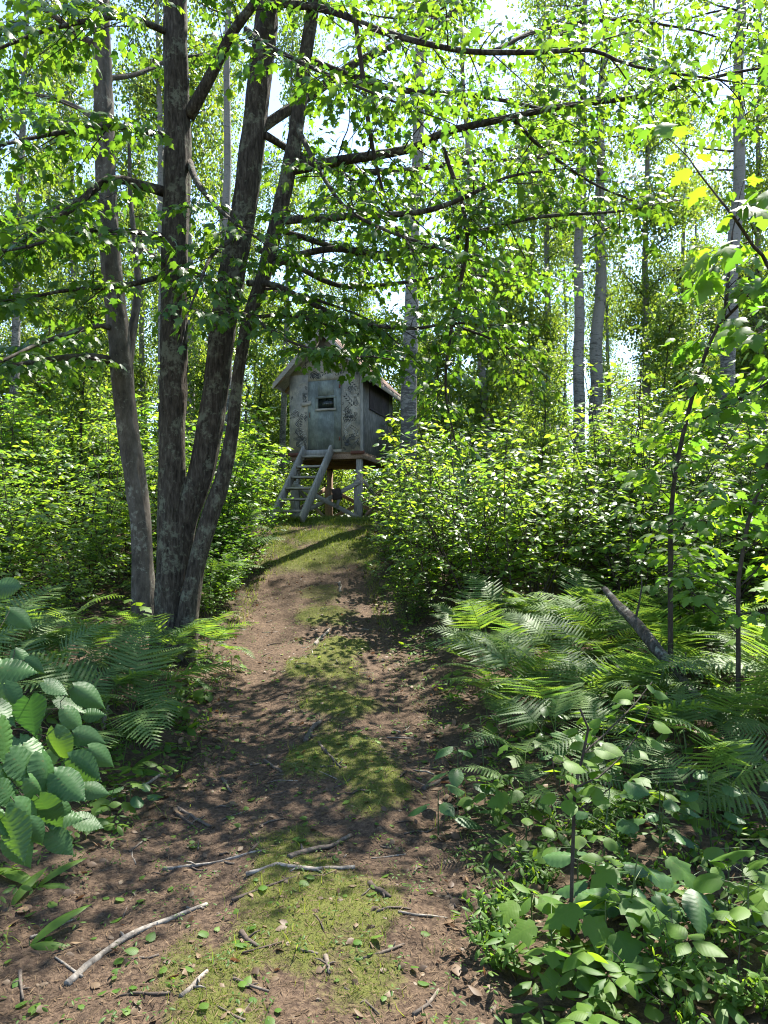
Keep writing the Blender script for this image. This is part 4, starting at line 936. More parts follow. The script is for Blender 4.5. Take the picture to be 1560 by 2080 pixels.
# ------------------------------------------------------------------ ferns
def frond(seed, stipe=.45, Lb=.7, lean=.35, tw=1.0):
    rng = random.Random(seed); mb = MB(); V = []; T = []; n = 21
    pts = [Vector((0, 0, -.03))]; ang = math.radians(82); d = 0
    for i in range(8): pts.append(pts[-1] + Vector((math.cos(ang), 0, math.sin(ang))) * stipe / 8); ang -= lean / 8
    k0 = len(pts) - 1
    for i in range(n): ang -= (1.25 / n) * (1.6 - i / n) * .9; ang = max(ang, -.55); pts.append(pts[-1] + Vector((math.cos(ang), 0, math.sin(ang))) * Lb / n)
    mb.tube(pts, np.linspace(.0042, .0012, len(pts)), 4, cap=False)
    def pinnule(p, d, nrm, L, w_):
        y = nrm.cross(d); b = len(V); V.extend([p, p + d * L * .45 + y * w_, p + d * L - nrm * L * .12, p + d * L * .45 - y * w_]); T.extend([(b, b + 1, b + 2), (b, b + 2, b + 3)])
    for i in range(2, n):
        t = i / n; p = pts[k0 + i]; d = (pts[k0 + i] - pts[k0 + i - 1]).normalized(); nrm = Vector((-d.z, 0, d.x))
        env = (1 - t) ** .85 * (1 if t > .12 else .85)
        for s in (-1, 1):
            L = Lb * .44 * env * rng.uniform(.9, 1.08) * tw + .012; y = Vector((0, s, 0))
            pd = (d * (.30 + .35 * t) + y + nrm * rng.uniform(-.14, .12)).normalized(); m = max(3, int(L / .019)); q = p.copy(); pp = pd.copy(); b0 = len(V)
            for j in range(m + 1):
                f = j / m; hw = (.013 + .022 * L) * (1 - f) ** .55 * (1.0 if t < .8 else .7); pn = (nrm + Vector((0, 0, .2))).normalized(); sx = pn.cross(pp).normalized()
                V.extend([q + sx * hw - pn * .25 * hw, q.copy(), q - sx * hw - pn * .25 * hw]); o_ = b0 + 6 * j if False else None
                V.extend([q + pp * (L / m) * .62 + sx * hw * .38, q + pp * (L / m) * .62 - sx * hw * .38])
                pp = (pp + Vector((0, 0, -.035 * 7 / m)) + d * .012).normalized(); q = q + pp * L / m
            for j in range(m):
                a = b0 + 5 * j; c = a + 5
                T.extend([(a, a + 1, a + 3), (a + 1, c + 1, a + 3), (a + 3, c + 1, c), (a + 1, a + 2, a + 4), (a + 1, a + 4, c + 1), (a + 4, c + 2, c + 1)])
    mb.add(np.array([tuple(v) for v in V]), T); return setmat(mb.mesh('frond'), M_FERN)
FR = [frond(1), frond(2, .38, .62, .5), frond(3, .52, .8, .3), frond(4, .25, .5, .6)]
rngF = random.Random(9)
def fern(x, y, s, label, group, face=None, n=None):
    o = thing('fern', label, 'fern', (x, y, gz(x, y)), 0, s, group); n = n or rngF.choice((3, 4, 4, 5)); a0 = rngF.uniform(0, 6.28)
    for k in range(n):
        a = a0 + 6.283 * k / n + rngF.uniform(-.4, .4) if face is None else face + rngF.uniform(-2.0, 2.0)
        M = Matrix.Translation((rngF.uniform(-.08, .08), rngF.uniform(-.08, .08), 0)) @ Matrix.Rotation(a, 4, 'Z') @ Matrix.Rotation(rngF.uniform(-.4, .4), 4, 'X') @ Matrix.Rotation(rngF.uniform(-.3, .35), 4, 'Y') @ Matrix.Scale(rngF.uniform(.75, 1.1), 4)
        obj('frond', rngF.choice(FR[:3]), None, o, M)
def scat_f(n, reg, mind, label, group, smin, smax, face=None):
    pts = []; tries = 0
    while len(pts) < n and tries < 4000:
        tries += 1; x, y = reg()
        if trailL(y) - .15 < x < trailR(y) + .2 or any((x - a) ** 2 + (y - b) ** 2 < mind * mind for a, b in pts): continue
        if abs(x - bl[0]) < .3 and abs(y - bl[1]) < .35: continue
        pts.append((x, y)); s_ = rngF.uniform(smin, smax); fern(x, y, s_, ('large ' if s_ > (smin + smax) / 2 else 'small ') + label, group, face)
def quad(cs):
    def f():
        while True:
            u, v = rngF.random(), rngF.random(); a, b, c, d = [Vector(q) for q in cs]
            return tuple(a.lerp(b, u).lerp(d.lerp(c, u), v))
    return f
scat_f(62, quad([(.75, 5.2), (3.2, 4.4), (3.9, 7.6), (.9, 8.2)]), .26, 'bracken fern in the sunlit bed to the right of the trail', 'ferns in the bed right of the trail', .68, .98, math.radians(200))
scat_f(16, quad([(.75, 3.7), (2.2, 3.3), (2.8, 4.9), (.8, 5.1)]), .33, 'fern among the seedlings in front of the sunlit fern bed', 'ferns among the seedlings on the right', .6, .85)
scat_f(36, quad([(-3.2, 4.2), (-1.65, 4.7), (-1.95, 6.9), (-4.2, 6.9)]), .28, 'green fern growing before the three-stemmed maple', 'ferns before the three-stemmed maple', .7, 1.05)
for x, y in ((-1.86, 7.4), (-1.95, 7.9), (-1.80, 7.0)): fern(x, y, .7, 'fern arching at the trail edge beside the maple base', 'ferns beside the maple base', 0.0)
scat_f(14, quad([(-3.2, 9.0), (-2.2, 9.0), (-2.5, 13), (-3.8, 13)]), .4, 'bright fern along the left trail edge up the slope', 'ferns up the slope on the left', .8, 1.1)

# ------------------------------------------------------------------ fallen branch, sticks
def ground_tube(pxs, wpx, lift=0.5):
    arr = []
    for (px, py) in pxs:
        g = ground_hit(px, py); arr.append((g.x, g.y, gz(g.x, g.y)))
    return arr
def stick(pxs, wpx, mat, label, group=None, name='stick', seed=0):
    pts = ground_tube(pxs, wpx); d = pts[len(pts) // 2][1]; r = max(.003, wpx / 2 / F_PX * d * .85)
    a = resample(pts, .05); rng = np.random.default_rng(seed); a[:, :2] += rng.normal(0, r * .25, (len(a), 2)); a[:, 2] = [gz(x, y) + r * .35 for x, y in a[:, :2]]
    k = np.ones(5) / 5; zz = np.convolve(np.pad(a[:, 2], 2, mode='edge'), k, 'valid'); a[:, 2] = np.maximum(zz, a[:, 2] - r * .5)
    c = a[len(a) // 2].copy(); c[2] -= r * .75
    mb = MB(); mb.tube(a - c, r * np.linspace(1.1, .7, len(a)) * (1 + .10 * rng.standard_normal(len(a))), 9, .45, seed)
    for q in range(1 + seed % 3):
        i = int(rng.integers(1, max(2, len(a) - 1))); v = rng.normal(0, 1, 3); v[2] = abs(v[2]) * .4; v /= np.linalg.norm(v); Lq_ = rng.uniform(2, 7) * r
        mb.tube([a[i] - c, a[i] - c + v * Lq_ * .6, a[i] - c + v * Lq_ + np.array((0, 0, -.15 * Lq_))], (r * .5, r * .4, r * .18), 6)
    o = obj(name, mb.mesh(name, True), mat); o.location = c; tag(o, label, 'stick', group); return o
S_ = [
 ([(135, 1995), (210, 1930), (280, 1890), (350, 1865), (420, 1840)], 15, M_PALEST, 'long curved white birch branch lying across the near trail'),
 ([(330, 1755), (400, 1750), (470, 1748), (540, 1742)], 9, M_PALEST, 'thin straight whitish stick lying across the middle of the trail'),
 ([(500, 1790), (560, 1780), (640, 1782), (720, 1775)], 11, M_PALEST, 'pale wavy stick lying below the forked grey root piece'),
 ([(585, 1765), (630, 1742), (670, 1727), (712, 1698)], 13, M_STICK, 'gnarled grey root piece pointing up the trail by the moss'),
 ([(368, 2050), (422, 1995)], 14, M_PALEST, 'short bleached split of wood on the near mossy soil'),
 ([(475, 2008), (545, 2026)], 9, M_STICK, 'short tan twig beside the bleached split of wood'),
 ([(488, 1903), (522, 1936)], 13, M_DARKST, 'stubby dark brown stick on bare soil'),
 ([(358, 1640), (428, 1675)], 10, M_STICK, 'grey-brown stick at the left edge of the trail, longer of two'),
 ([(360, 1655), (392, 1672)], 8, M_DARKST, 'short dark stick lying against a longer grey one'),
 ([(538, 1538), (572, 1578)], 9, M_STICK, 'grey stick by a clover-like seedling on the trail'),
 ([(622, 1512), (632, 1490), (652, 1472)], 13, M_STICK, 'weathered grey chunk of wood set in the moss strip'),
 ([(648, 1525), (692, 1570)], 8, M_STICK, 'thin grey stick slanting across the moss strip'),
 ([(450, 1578), (470, 1602)], 9, M_STICK, 'short forked tan stick on the left wheel track'),
 ([(638, 1312), (652, 1295), (670, 1280)], 8, M_PALEST, 'small pale curved stick farther up the trail'),
 ([(750, 1808), (792, 1842)], 14, M_DARKST, 'thick dark stick on the right wheel track'),
 ([(735, 1955), (775, 1942), (822, 1926)], 8, M_STICK, 'thin tan stick near the right edge of the near trail'),
 ([(662, 1958), (667, 1990)], 11, M_STICK, 'stubby upright-lying grey stick in the near moss'),
 ([(40, 1965), (48, 2020)], 9, M_STICK, 'grey stick among small leaves at the near left'),
 ([(205, 1630), (260, 1605), (300, 1588), (332, 1566)], 8, M_PALEST, 'long pale bent twig leaning at the left trail edge'),
 ([(840, 2060), (870, 2030), (890, 2005)], 9, M_STICK, 'brown twig at the near right edge of the trail'),
 ([(700, 2010), (740, 2030), (770, 2060)], 6, M_STICK, 'crooked thin twig in the near moss'),
 ([(860, 1600), (930, 1570)], 9, M_STICK, 'stick along the right trail edge below the ferns'),
 ([(530, 1715), (500, 1745)], 7, M_DARKST, 'dark short twig above the straight whitish stick'),
 ([(690, 1185), (692, 1205)], 7, M_PALEST, 'small white stick high on the trail'),
 ([(470, 1840), (560, 1815), (600, 1800)], 8, M_DARKST, 'dark bent twig between the white branch and the pale wavy stick'),
]
for i, (p, w_, m, lab) in enumerate(S_): stick(p, w_, m, lab, seed=i)
rngK = random.Random(21)
for i in range(120):
    y = 2.1 + 9.5 * rngK.random() ** 1.4; x = rngK.uniform(trailL(y) + .1, trailR(y) - .1); a = rngK.uniform(0, 3.14); L = rngK.uniform(.05, .22); r = rngK.uniform(.002, .006)
    pts = [(x + math.cos(a) * L * (t - .5), y + math.sin(a) * L * (t - .5) + rngK.uniform(-.012, .012)) for t in (0, .33, .66, 1)]
    arr = np.array([(p[0], p[1], gz(*p) + r * .8) for p in pts]); c = arr[1].copy(); c[2] -= r; mb = MB(); mb.tube(arr - c, np.array((1.1, 1, .9, .6)) * r, 6)
    o = obj('twig', mb.mesh('twig', True), rngK.choice((M_STICK, M_DARKST, M_STICK, M_PALEST))); o.location = c
    tag(o, 'short loose twig lying on the bare trail soil', 'twig', 'loose twigs on the trail')
# lichen-covered fallen branch on the right, leaning in the ferns
fb = px_limb([(1228, 1196, 6.6, 14), (1258, 1232, 6.3, 21), (1290, 1262, 6.0, 27), (1330, 1312, 5.7, 29), (1400, 1400, 5.2, 30), (1480, 1485, 4.7, 32), (1570, 1570, 4.3, 34), (1650, 1640, 4.0, 36)], .06)
for q in fb: q[2] = max(q[2], hgt(q[0], q[1]) + .03)
org = (fb[-1][0], fb[-1][1], hgt(fb[-1][0], fb[-1][1])); fo = thing('fallen_branch', 'dark lichen-crusted fallen branch slanting through the ferns on the right', 'branch', org)
fb[:, 3] *= .82; stem_part('log', fb, fo, org, M_LICHEN, 12, .45, 3)
for i in (10, 22, 30, 41):
    q = fb[min(i, len(fb) - 1)]; mb = MB(); tp, td = twig(rngK, Vector(q[:3]) - Vector(org), Vector((rngK.uniform(-.5, .5), rngK.uniform(-.6, .2), .8)).normalized(), rngK.uniform(.15, .45), 4, 0, .2)
    mb.tube(tp, np.linspace(.012, .004, 5), 6); obj('side_twig', mb.mesh('side_twig', True), M_LICHEN, fo)
st = MB(); g = ground_hit(208, 1475); st.tube([(0, 0, -.05), (.012, 0, .06), (.035, .02, .16)], (.016, .015, .009), 8, .2); o = obj('stump', st.mesh('stump', True), M_PALEST); o.location = (g.x, g.y, gz(g.x, g.y)); tag(o, 'small bleached broken stub standing before the ferns on the left', 'stump')
for i, (pxs, w_, lab) in enumerate([([(1405, 1655), (1440, 1685), (1475, 1710)], 14, 'grey branch stub lying under the seedlings below the fallen branch'), ([(1440, 1600), (1470, 1640), (1500, 1680)], 10, 'thin pale dead stick crossing the low plants on the right'), ([(1400, 1790), (1450, 1775), (1500, 1750), (1545, 1700)], 16, 'crooked dark stick behind the pale seedling leaves')]):
    stick(pxs, w_, M_STICK if i < 2 else M_DARKST, lab, seed=90 + i)

# ------------------------------------------------------------------ foreground plants
def plant(name, label, cat, x, y, leaves, stems, me, group=None, stemmat=None, lname='leaf'):
    """leaves: (pos, dir, normal, size) local; stems: list of point lists with radius"""
    o = thing(name, label, cat, (x, y, gz(x, y)), group=group); LV = Leaves()
    for l in leaves: LV.add(*l)
    mes = me if isinstance(me, list) else [me]
    for j, m_ in enumerate(mes):
        ix = np.arange(len(leaves))[j::len(mes)]
        if len(ix): LV.objects(lname, m_, o, ix)
    mb = MB()
    for pts, r in stems: mb.tube(pts, np.linspace(r, r * .5, len(pts)), 5, cap=False)
    obj('stem', mb.mesh('stem', True), stemmat or M_TWIG, o); return o
M_GSTEM = leaf_mat('green_stem', (.05, .09, .03), (.09, .12, .05), (.1, .15, .03), .15, .5)
rngP = random.Random(31)
# hazel bush at the lower left
hz = []; hs = []; hx, hy = -1.62, 2.15; hb = Vector((hx, hy, gz(hx, hy)))
for (px, py, d, sz, dpx, dpy) in [
    (10, 1390, 2.2, .13, .6, -.5), (90, 1385, 2.25, .12, .9, -.5), (150, 1395, 2.3, .12, .8, -.6), (60, 1420, 2.1, .14, -.1, -.9), (130, 1440, 2.2, .13, .5, -.8), (0, 1460, 2.0, .14, .3, -.9),
    (110, 1480, 2.15, .12, .3, -.9), (40, 1500, 2.1, .13, .5, -.8), (150, 1490, 2.2, .12, .9, -.5), (20, 1530, 2.0, .13, .4, -.9), (85, 1530, 2.05, .13, .7, -.7), (140, 1540, 2.15, .12, .8, -.6),
    (180, 1520, 2.2, .10, 1, -.5), (0, 1590, 1.95, .13, .3, -.9), (60, 1580, 2.0, .13, .6, -.8), (110, 1570, 2.05, .13, .8, -.7), (30, 1630, 1.95, .14, .5, -.9), (80, 1620, 2.0, .12, .4, -.9),
    (120, 1630, 2.05, .11, .5, -.8), (10, 1655, 1.9, .13, .4, -.9), (60, 1665, 1.95, .11, .3, -1), (-20, 1420, 2.1, .14, .6, -.6), (-20, 1560, 1.95, .14, .5, -.9), (-10, 1350, 2.3, .13, .8, -.3),
    (50, 1340, 2.4, .11, .9, -.4), (-30, 1640, 1.9, .13, .5, -.9), (30, 1320, 2.5, .10, .5, -.7), (95, 1650, 2.05, .11, .7, -.7), (165, 1600, 2.15, .09, .8, -.6), (75, 1460, 2.25, .12, -.4, -.8), (45, 1550, 2.15, .12, -.3, -.9),
    (-10, 1190, 2.6, .12, .8, -.3), (20, 1240, 2.7, .10, .6, -.5), (115, 1420, 2.3, .11, .9, -.3), (60, 1510, 2.25, .11, .2, -.9), (135, 1590, 2.2, .10, .6, -.7), (20, 1690, 1.95, .11, .5, -.9), (100, 1690, 2.05, .10, .6, -.8), (-15, 1500, 2.05, .13, .7, -.6), (170, 1450, 2.35, .10, .9, -.4), (5, 1425, 2.25, .12, .2, -.9), (150, 1660, 2.15, .09, .7, -.7)]:
    p = P(px, py, d) - hb; dv = Vector((dpx * 1.1 + rngP.uniform(-.35, .35), rngP.uniform(-.25, .3), dpy * .8 + rngP.uniform(-.3, .3))); nv = Vector((rngP.uniform(-.3, .5), -.8 + rngP.uniform(-.3, .5), .8))
    hz.append((p, dv, nv + rv(rngP, .45), sz * rngP.uniform(.72, 1.12)))
for k in range(4):
    top = P((-10, 60, 90, 20)[k], (1330, 1400, 1520, 1600)[k], 2.25) - hb; mid = top * .5 + Vector((-.12, .05, .12)); hs.append(([Vector((-.06 + .03 * k, .05, -.05)), mid * .55 + Vector((-.05, 0, .05)), mid, top], .007))
    for q in hz[k::4]: hs.append(([mid.lerp(top, .5 + .1 * k), (mid.lerp(top, .5) + q[0]) * .5 + Vector((0, .02, .03)), q[0]], .0022))
plant('hazel_bush', 'large-leaved hazel bush hanging over the near left edge of the trail', 'bush', hx, hy, hz, hs, ME_HAZELS)
def rosette(px, py, label, me, n, size, rise, name='seedling', cat='plant', group=None, elev=.15, tilt=.45, two=False, hgt_=None):
    g = ground_hit(px, py); lv = []; a0 = rngP.uniform(0, 6.28)
    h = hgt_ if hgt_ is not None else rise
    for k in range(n):
        a = a0 + 6.283 * k / n + rngP.uniform(-.25, .25); d = Vector((math.cos(a), math.sin(a), elev + rngP.uniform(-.25, .2)))
        lv.append((Vector((0, 0, h)) + d * .012, d, UP + rv(rngP, tilt * .6) , size * rngP.uniform(.8, 1.15)))
    stems = [([Vector((0, 0, -.03)), Vector((.005, .005, h * .5)), Vector((0, 0, h))], .0022)]
    return plant(name, label, cat, g.x, g.y, lv, stems, me, group, M_GSTEM)
# bunchberry-like rosettes
for px, py, n, s in [(1170, 2010, 6, .10), (1085, 1990, 5, .085), (1095, 2065, 5, .085), (1200, 2060, 5, .09), (1235, 2040, 7, .08), (1030, 1960, 5, .07), (1190, 1960, 5, .10), (1340, 2050, 6, .10), (1420, 2010, 5, .08), (1460, 2060, 6, .09), (1290, 1990, 5, .07), (1060, 1640, 5, .08), (1015, 1690, 5, .08), (1000, 1740, 6, .08), (960, 1650, 5, .06), (1130, 1730, 6, .085)]:
    rosette(px, py, 'low rosette of oval pointed leaves at the near right of the trail', ME_ELL, n, s * 1.15, rngP.uniform(.06, .13), 'bunchberry_plant', 'plant', 'oval-leaved rosettes on the near right')
# wild maple seedlings with lobed leaves
def seedling(px, py, label, me, h, n, size, name='maple_seedling', cat='seedling', lean=(0, 0), group=None):
    g = ground_hit(px, py); lv = []; stems = [([Vector((0, 0, -.03)), Vector((lean[0] * .4, lean[1] * .4, h * .5)), Vector((lean[0], lean[1], h))], .0045)]
    for k in range(n):
        t = .35 + .65 * k / max(1, n - 1); a = k * 2.4 + rngP.uniform(-.5, .5); b = Vector((lean[0] * t, lean[1] * t, h * t)); d = Vector((math.cos(a), math.sin(a), .15)); q = b + d * rngP.uniform(.04, .12)
        lv.append((q, d + Vector((0, 0, rngP.uniform(-.55, -.1))), UP + rv(rngP, .35) + Vector((0, -.25, 0)), size * rngP.uniform(.75, 1.2))); stems.append(([b, q], .0016))
    return plant(name, label, cat, g.x, g.y, lv, stems, me, group, M_GSTEM)
seedling(1120, 1975, 'lobed bright green maple seedling beside the straight sapling stem', ME_BROADM, .22, 7, .13)
seedling(1230, 1960, 'lobed maple seedling with chewed leaves among oval-leaved rosettes', ME_BROADM, .24, 6, .14)
seedling(1080, 1900, 'small lobed maple seedling close to the bare soil on the right', ME_BROADM, .18, 6, .10)
seedling(1210, 1860, 'spreading raspberry-like plant at the foot of the straight sapling', ME_HAZEL2, .24, 11, .12, 'bramble_plant', 'plant')
seedling(1290, 1890, 'bramble with pointed toothed leaves beside the spreading plant', ME_HAZEL2, .22, 9, .12, 'bramble_plant', 'plant')
seedling(1410, 1880, 'low plant with three big pale toothed leaves in front of a crooked stick', ME_HAZEL, .20, 4, .15, 'bramble_plant', 'plant')
seedling(1520, 1960, 'rounded heart-leaved plant against the near right edge of the wood', ME_ROUND, .30, 11, .10, 'heart_leaved_plant', 'plant')
seedling(1480, 1880, 'smaller heart-leaved plant under the crooked stick', ME_ROUND, .24, 8, .08, 'heart_leaved_plant', 'plant')
seedling(930, 1640, 'broad-leaved seedling with large drooping leaves by the right trail edge', ME_HAZEL, .38, 5, .15, 'hazel_seedling', 'seedling')
seedling(890, 1690, 'lower broad-leaved seedling leaning out over the soil', ME_HAZEL, .24, 4, .14, 'hazel_seedling', 'seedling')
seedling(985, 1655, 'round-leaved seedling under the fern fringe', ME_ROUND, .22, 9, .08, 'round_leaved_seedling', 'seedling')
seedling(1440, 1520, 'lobed seedling shaded by the slanting branch', ME_BROADM, .45, 9, .13)
seedling(1530, 1450, 'tall lobed seedling beside the slanting branch', ME_BROADM, .6, 11, .13)
seedling(1340, 1700, 'lobed seedling in the dark gap below the ferns', ME_BROADM, .3, 8, .11)
seedling(600, 1020 + 560, 'tiny clover-like seedling in the moss strip', ME_ROUND, .05, 5, .03, 'small_seedling', 'seedling')
seedling(220, 1360, 'round-leaved seedling rising through the left ferns', ME_ROUND, .42, 9, .10, 'round_leaved_seedling', 'seedling')
seedling(40, 1330, 'leafy seedling above the hazel bush', ME_ROUND, .55, 10, .11, 'round_leaved_seedling', 'seedling')
seedling(275, 1300, 'lobed seedling against the foot of the slim grey maple', ME_BROADM, .45, 8, .13)
seedling(470, 1365, 'small lobed seedling at the left trail edge below the maple base', ME_BROADM, .16, 6, .09)
seedling(265, 1640, 'pointed-leaved seedling under the tip of the hazel bush', ME_HAZEL2, .16, 6, .09, 'hazel_seedling', 'seedling')
# seedlings filling both verges
i = 0; tries = 0; spots = []
while i < 46 and tries < 2000:
    tries += 1; right = i < 34
    x, y = (rngP.uniform(.55, 3.1), rngP.uniform(2.3, 5.2)) if right else (rngP.uniform(-3.4, -1.55), rngP.uniform(3.2, 6.6))
    if trailL(y) - .12 < x < trailR(y) + .12 or abs(x / y) > .60 or any((x - a) ** 2 + (y - b) ** 2 < .05 for a, b in spots): continue
    spots.append((x, y)); u, v = proj((x, y, gz(x, y))); kind = rngP.choice((0, 0, 1, 2, 3))
    seedling(u, v, ('lobed-leaved', 'heart-leaved', 'toothed-leaved', 'narrow-leaved')[kind] + (' seedling in the low growth right of the trail' if right else ' seedling in the low growth before the left ferns'), (ME_BROADM, ME_ROUND, ME_HAZEL2, ME_SHRUB)[kind],
             rngP.uniform(.14, .42), rngP.choice((6, 8, 9, 11)), (.12, .075, .10, .085)[kind] * rngP.uniform(.8, 1.15), ('maple_seedling', 'round_leaved_seedling', 'hazel_seedling', 'shrub_seedling')[kind], 'seedling', (rngP.uniform(-.06, .06), rngP.uniform(-.06, .06)), 'seedlings filling the right verge' if right else 'seedlings filling the left verge'); i += 1
# straight aspen sapling in the right foreground
g = ground_hit(1163, 1935); o_ = Vector((g.x, g.y, gz(g.x, g.y))); dS = g.y
main = [P(px, py, dS) - o_ for px, py in [(1163, 1935), (1160, 1850), (1163, 1740), (1166, 1640), (1168, 1600), (1185, 1530), (1195, 1480), (1178, 1440)]]
br = [[P(px, py, dd) - o_ for px, py, dd in q] for q in [[(1168, 1600, dS), (1215, 1580, dS), (1260, 1540, dS + .05), (1290, 1500, dS + .1), (1320, 1440, dS + .12)], [(1185, 1530, dS), (1230, 1490, dS + .1), (1290, 1430, dS + .2), (1325, 1385, dS + .3)],
      [(1166, 1640, dS), (1130, 1590, dS - .05), (1120, 1540, dS - .1)], [(1166, 1650, dS), (1210, 1625, dS), (1240, 1600, dS - .1)]]]
lv = []; st_ = [(main, .0085)] + [(b, .004) for b in br]
for line in [main[4:]] + br:
    aa = resample(line, .028)
    for i, q in enumerate(aa[2::2]):
        for rep in range(2):
            a = rngP.uniform(0, 6.28); d = Vector((math.cos(a), math.sin(a), rngP.uniform(-.2, .6))); b = Vector(q); e = b + d.normalized() * .045
            lv.append((e, d + Vector((0, 0, -.5)), UP + Vector((0, -.5, 0)) + rv(rngP, .5), rngP.uniform(.05, .085))); st_.append(([b, e], .0012))
plant('aspen_sapling', 'straight thin-stemmed sapling with rounded leaves among the near right seedlings', 'sapling', o_.x, o_.y, lv, st_, ME_ROUND)
# strap-leaved lilies on the left
for px, py, n, lab in [(75, 1800, 3, 'strap-leaved lily plant at the trail edge under the hazel bush'), (20, 1830, 2, 'small strap-leaved plant at the near left edge'), (60, 1915, 2, 'single low strap-leaved plant on the near left soil'), (265, 1560, 2, 'strap-leaved plant at the end of the pale bent twig')]:
    g = ground_hit(px, py); lv = []
    for k in range(n):
        a = (-.2, 1.1, 2.6)[k] + rngP.uniform(-.3, .3); d = Vector((math.cos(a), math.sin(a) * .6, .9 if k else .35)); lv.append((Vector((0, 0, .0)), d, Vector((-d.x * .6, -.5, .9)), rngP.uniform(.16, .23)))
    plant('lily_plant', lab, 'plant', g.x, g.y, lv, [([Vector((0, 0, -.03)), Vector((0, 0, .02))], .004)], ME_LANCE, None, M_GSTEM)
# blueberry-like low bushes with many small leaves
def low_bush(x, y, label, group, seed, h=.22, n=7, ls=.03):
    rng = random.Random(seed); o = thing('low_bush', label, 'bush', (x, y, gz(x, y)), 0, 1, group); mb = MB(); LV = Leaves()
    for i in range(n):
        a = rng.uniform(0, 6.28); tp, td = twig(rng, Vector((0, 0, -.02)), Vector((math.cos(a) * .7, math.sin(a) * .7, 1)).normalized(), h * rng.uniform(.6, 1.2), 6, .05, .2); mb.tube(tp, np.linspace(.0025, .001, 7), 4, cap=False)
        for k in range(1, 7):
            for r_ in range(3): LV.add(tp[k] + rv(rng, .01), td[k] * .4 + rv(rng, 1), UP + rv(rng, .6), ls * rng.uniform(.7, 1.3))
    obj('stems', mb.mesh('stems'), M_TWIG, o); obj('foliage', LV.mesh('foliage', L_ELL), M_COVER, o, kind='stuff'); return o
i = 0
for px, py in [(1010, 1850), (990, 1900), (1000, 1960), (1040, 1820), (1200, 1690), (1260, 1700), (1300, 1640), (1240, 1650), (1380, 1960), (1440, 1930), (1500, 2020), (1330, 2010), (1390, 2060), (1540, 2050), (1150, 1690), (1090, 1780), (1350, 1620), (1450, 1620), (1520, 1700), (1300, 1780), (340, 1470), (300, 1500), (380, 1480), (350, 1440), (410, 1420), (200, 1540), (250, 1500), (300, 1430), (1430, 1750), (1540, 1800)]:
    g = ground_hit(px, py); low_bush(g.x, g.y, 'low small-leaved blueberry bush on the right verge' if px > 780 else 'low small-leaved bush on the left verge under the ferns', 'small-leaved bushes on the right verge' if px > 780 else 'small-leaved bushes on the left verge', 400 + i, ls=.036, n=9); i += 1

# ------------------------------------------------------------------ loose cover: litter, moss, grass, small plants
rs = np.random.default_rng(17)
def scatter_np(n, x0, x1, y0, y1, pw=1.0):
    y = y0 + (y1 - y0) * rs.random(n) ** pw; x = x0 + (x1 - x0) * rs.random(n); return x, y
def cover(name, label, cat, n, x0, x1, y0, y1, mask, tpl, mat, smin, smax, up=1.0, dz=0.0, pw=1.5, lift=.3, h=(0, 0)):
    x, y = scatter_np(n, x0, x1, y0, y1, pw); k = mask(x, y); x, y = x[k], y[k]; n = len(x); z = tz(x, y)
    D_ = rs.normal(0, 1, (n, 3)); D_[:, 2] = rs.normal(dz, lift, n); Nn = rs.normal(0, .45, (n, 3)); Nn[:, 2] += up
    LV = Leaves(); LV.addv(np.stack([x, y, z + rs.uniform(h[0], h[1] + 1e-6, n) + .004], -1), D_, Nn, rs.uniform(smin, smax, n))
    o = obj(name, LV.mesh(name, tpl), mat); tag(o, label, cat, kind='stuff'); return o
def on_trail(x, y, m=0.0): return (x > trailL(y) - m) & (x < trailR(y) + m) & (y < 19)
V, T, U = L_QUAD
SLIVER = (V * np.array([1, .12, 1]), T, U)
cover('soil_litter', 'brown needles and bark crumbs strewn over the trail soil', 'litter', 110000, -2.8, .9, 1.8, 15, lambda x, y: on_trail(x, y, .25), SLIVER, M_CRUMB, .012, .045, 1.0, 0.05, 1.7, .15)
cover('leaf_litter', 'brown dead leaves carpeting the forest floor', 'litter', 26000, -9, 9, 1.6, 15, lambda x, y: ~on_trail(x, y, -.12), L_OVATE, M_DEAD, .03, .075, 1.0, .05, 1.5, .25, (0, .015))
cover('leaf_litter', 'scattered dead leaf scraps along the trail', 'litter', 3200, -2.6, .8, 1.8, 13, lambda x, y: on_trail(x, y, .1), L_OVATE, M_DEAD, .02, .05, 1.0, .05, 1.5, .25)
xs, ys = scatter_np(420000, -2.8, .7, 1.8, 17.5, 1.45); kk = on_trail(xs, ys) & (rs.random(len(xs)) < np.clip(moss_f(xs, ys) * 1.7 - .45, 0, 1)); xs, ys = xs[kk], ys[kk]; n = len(xs)
D_ = rs.normal(0, .55, (n, 3)); D_[:, 2] = 1; Nn = rs.normal(0, 1, (n, 3)); LV = Leaves(); far_ = sstep((ys - 11) / 3)
LV.addv(np.stack([xs, ys, tz(xs, ys) - .002], -1), D_, Nn, rs.uniform(.008, .020, n) * (1 + 1.2 * far_))
V2 = np.array([(0, -.10, 0), (0, .10, 0), (1, 0, .12)], float); BLADE = (V2, np.array([(0, 1, 2)]), V2[:, :2])
tag(obj('moss', LV.mesh('moss', BLADE), M_MOSS), 'yellow-green moss and short turf down the middle of the trail', 'moss', kind='stuff')
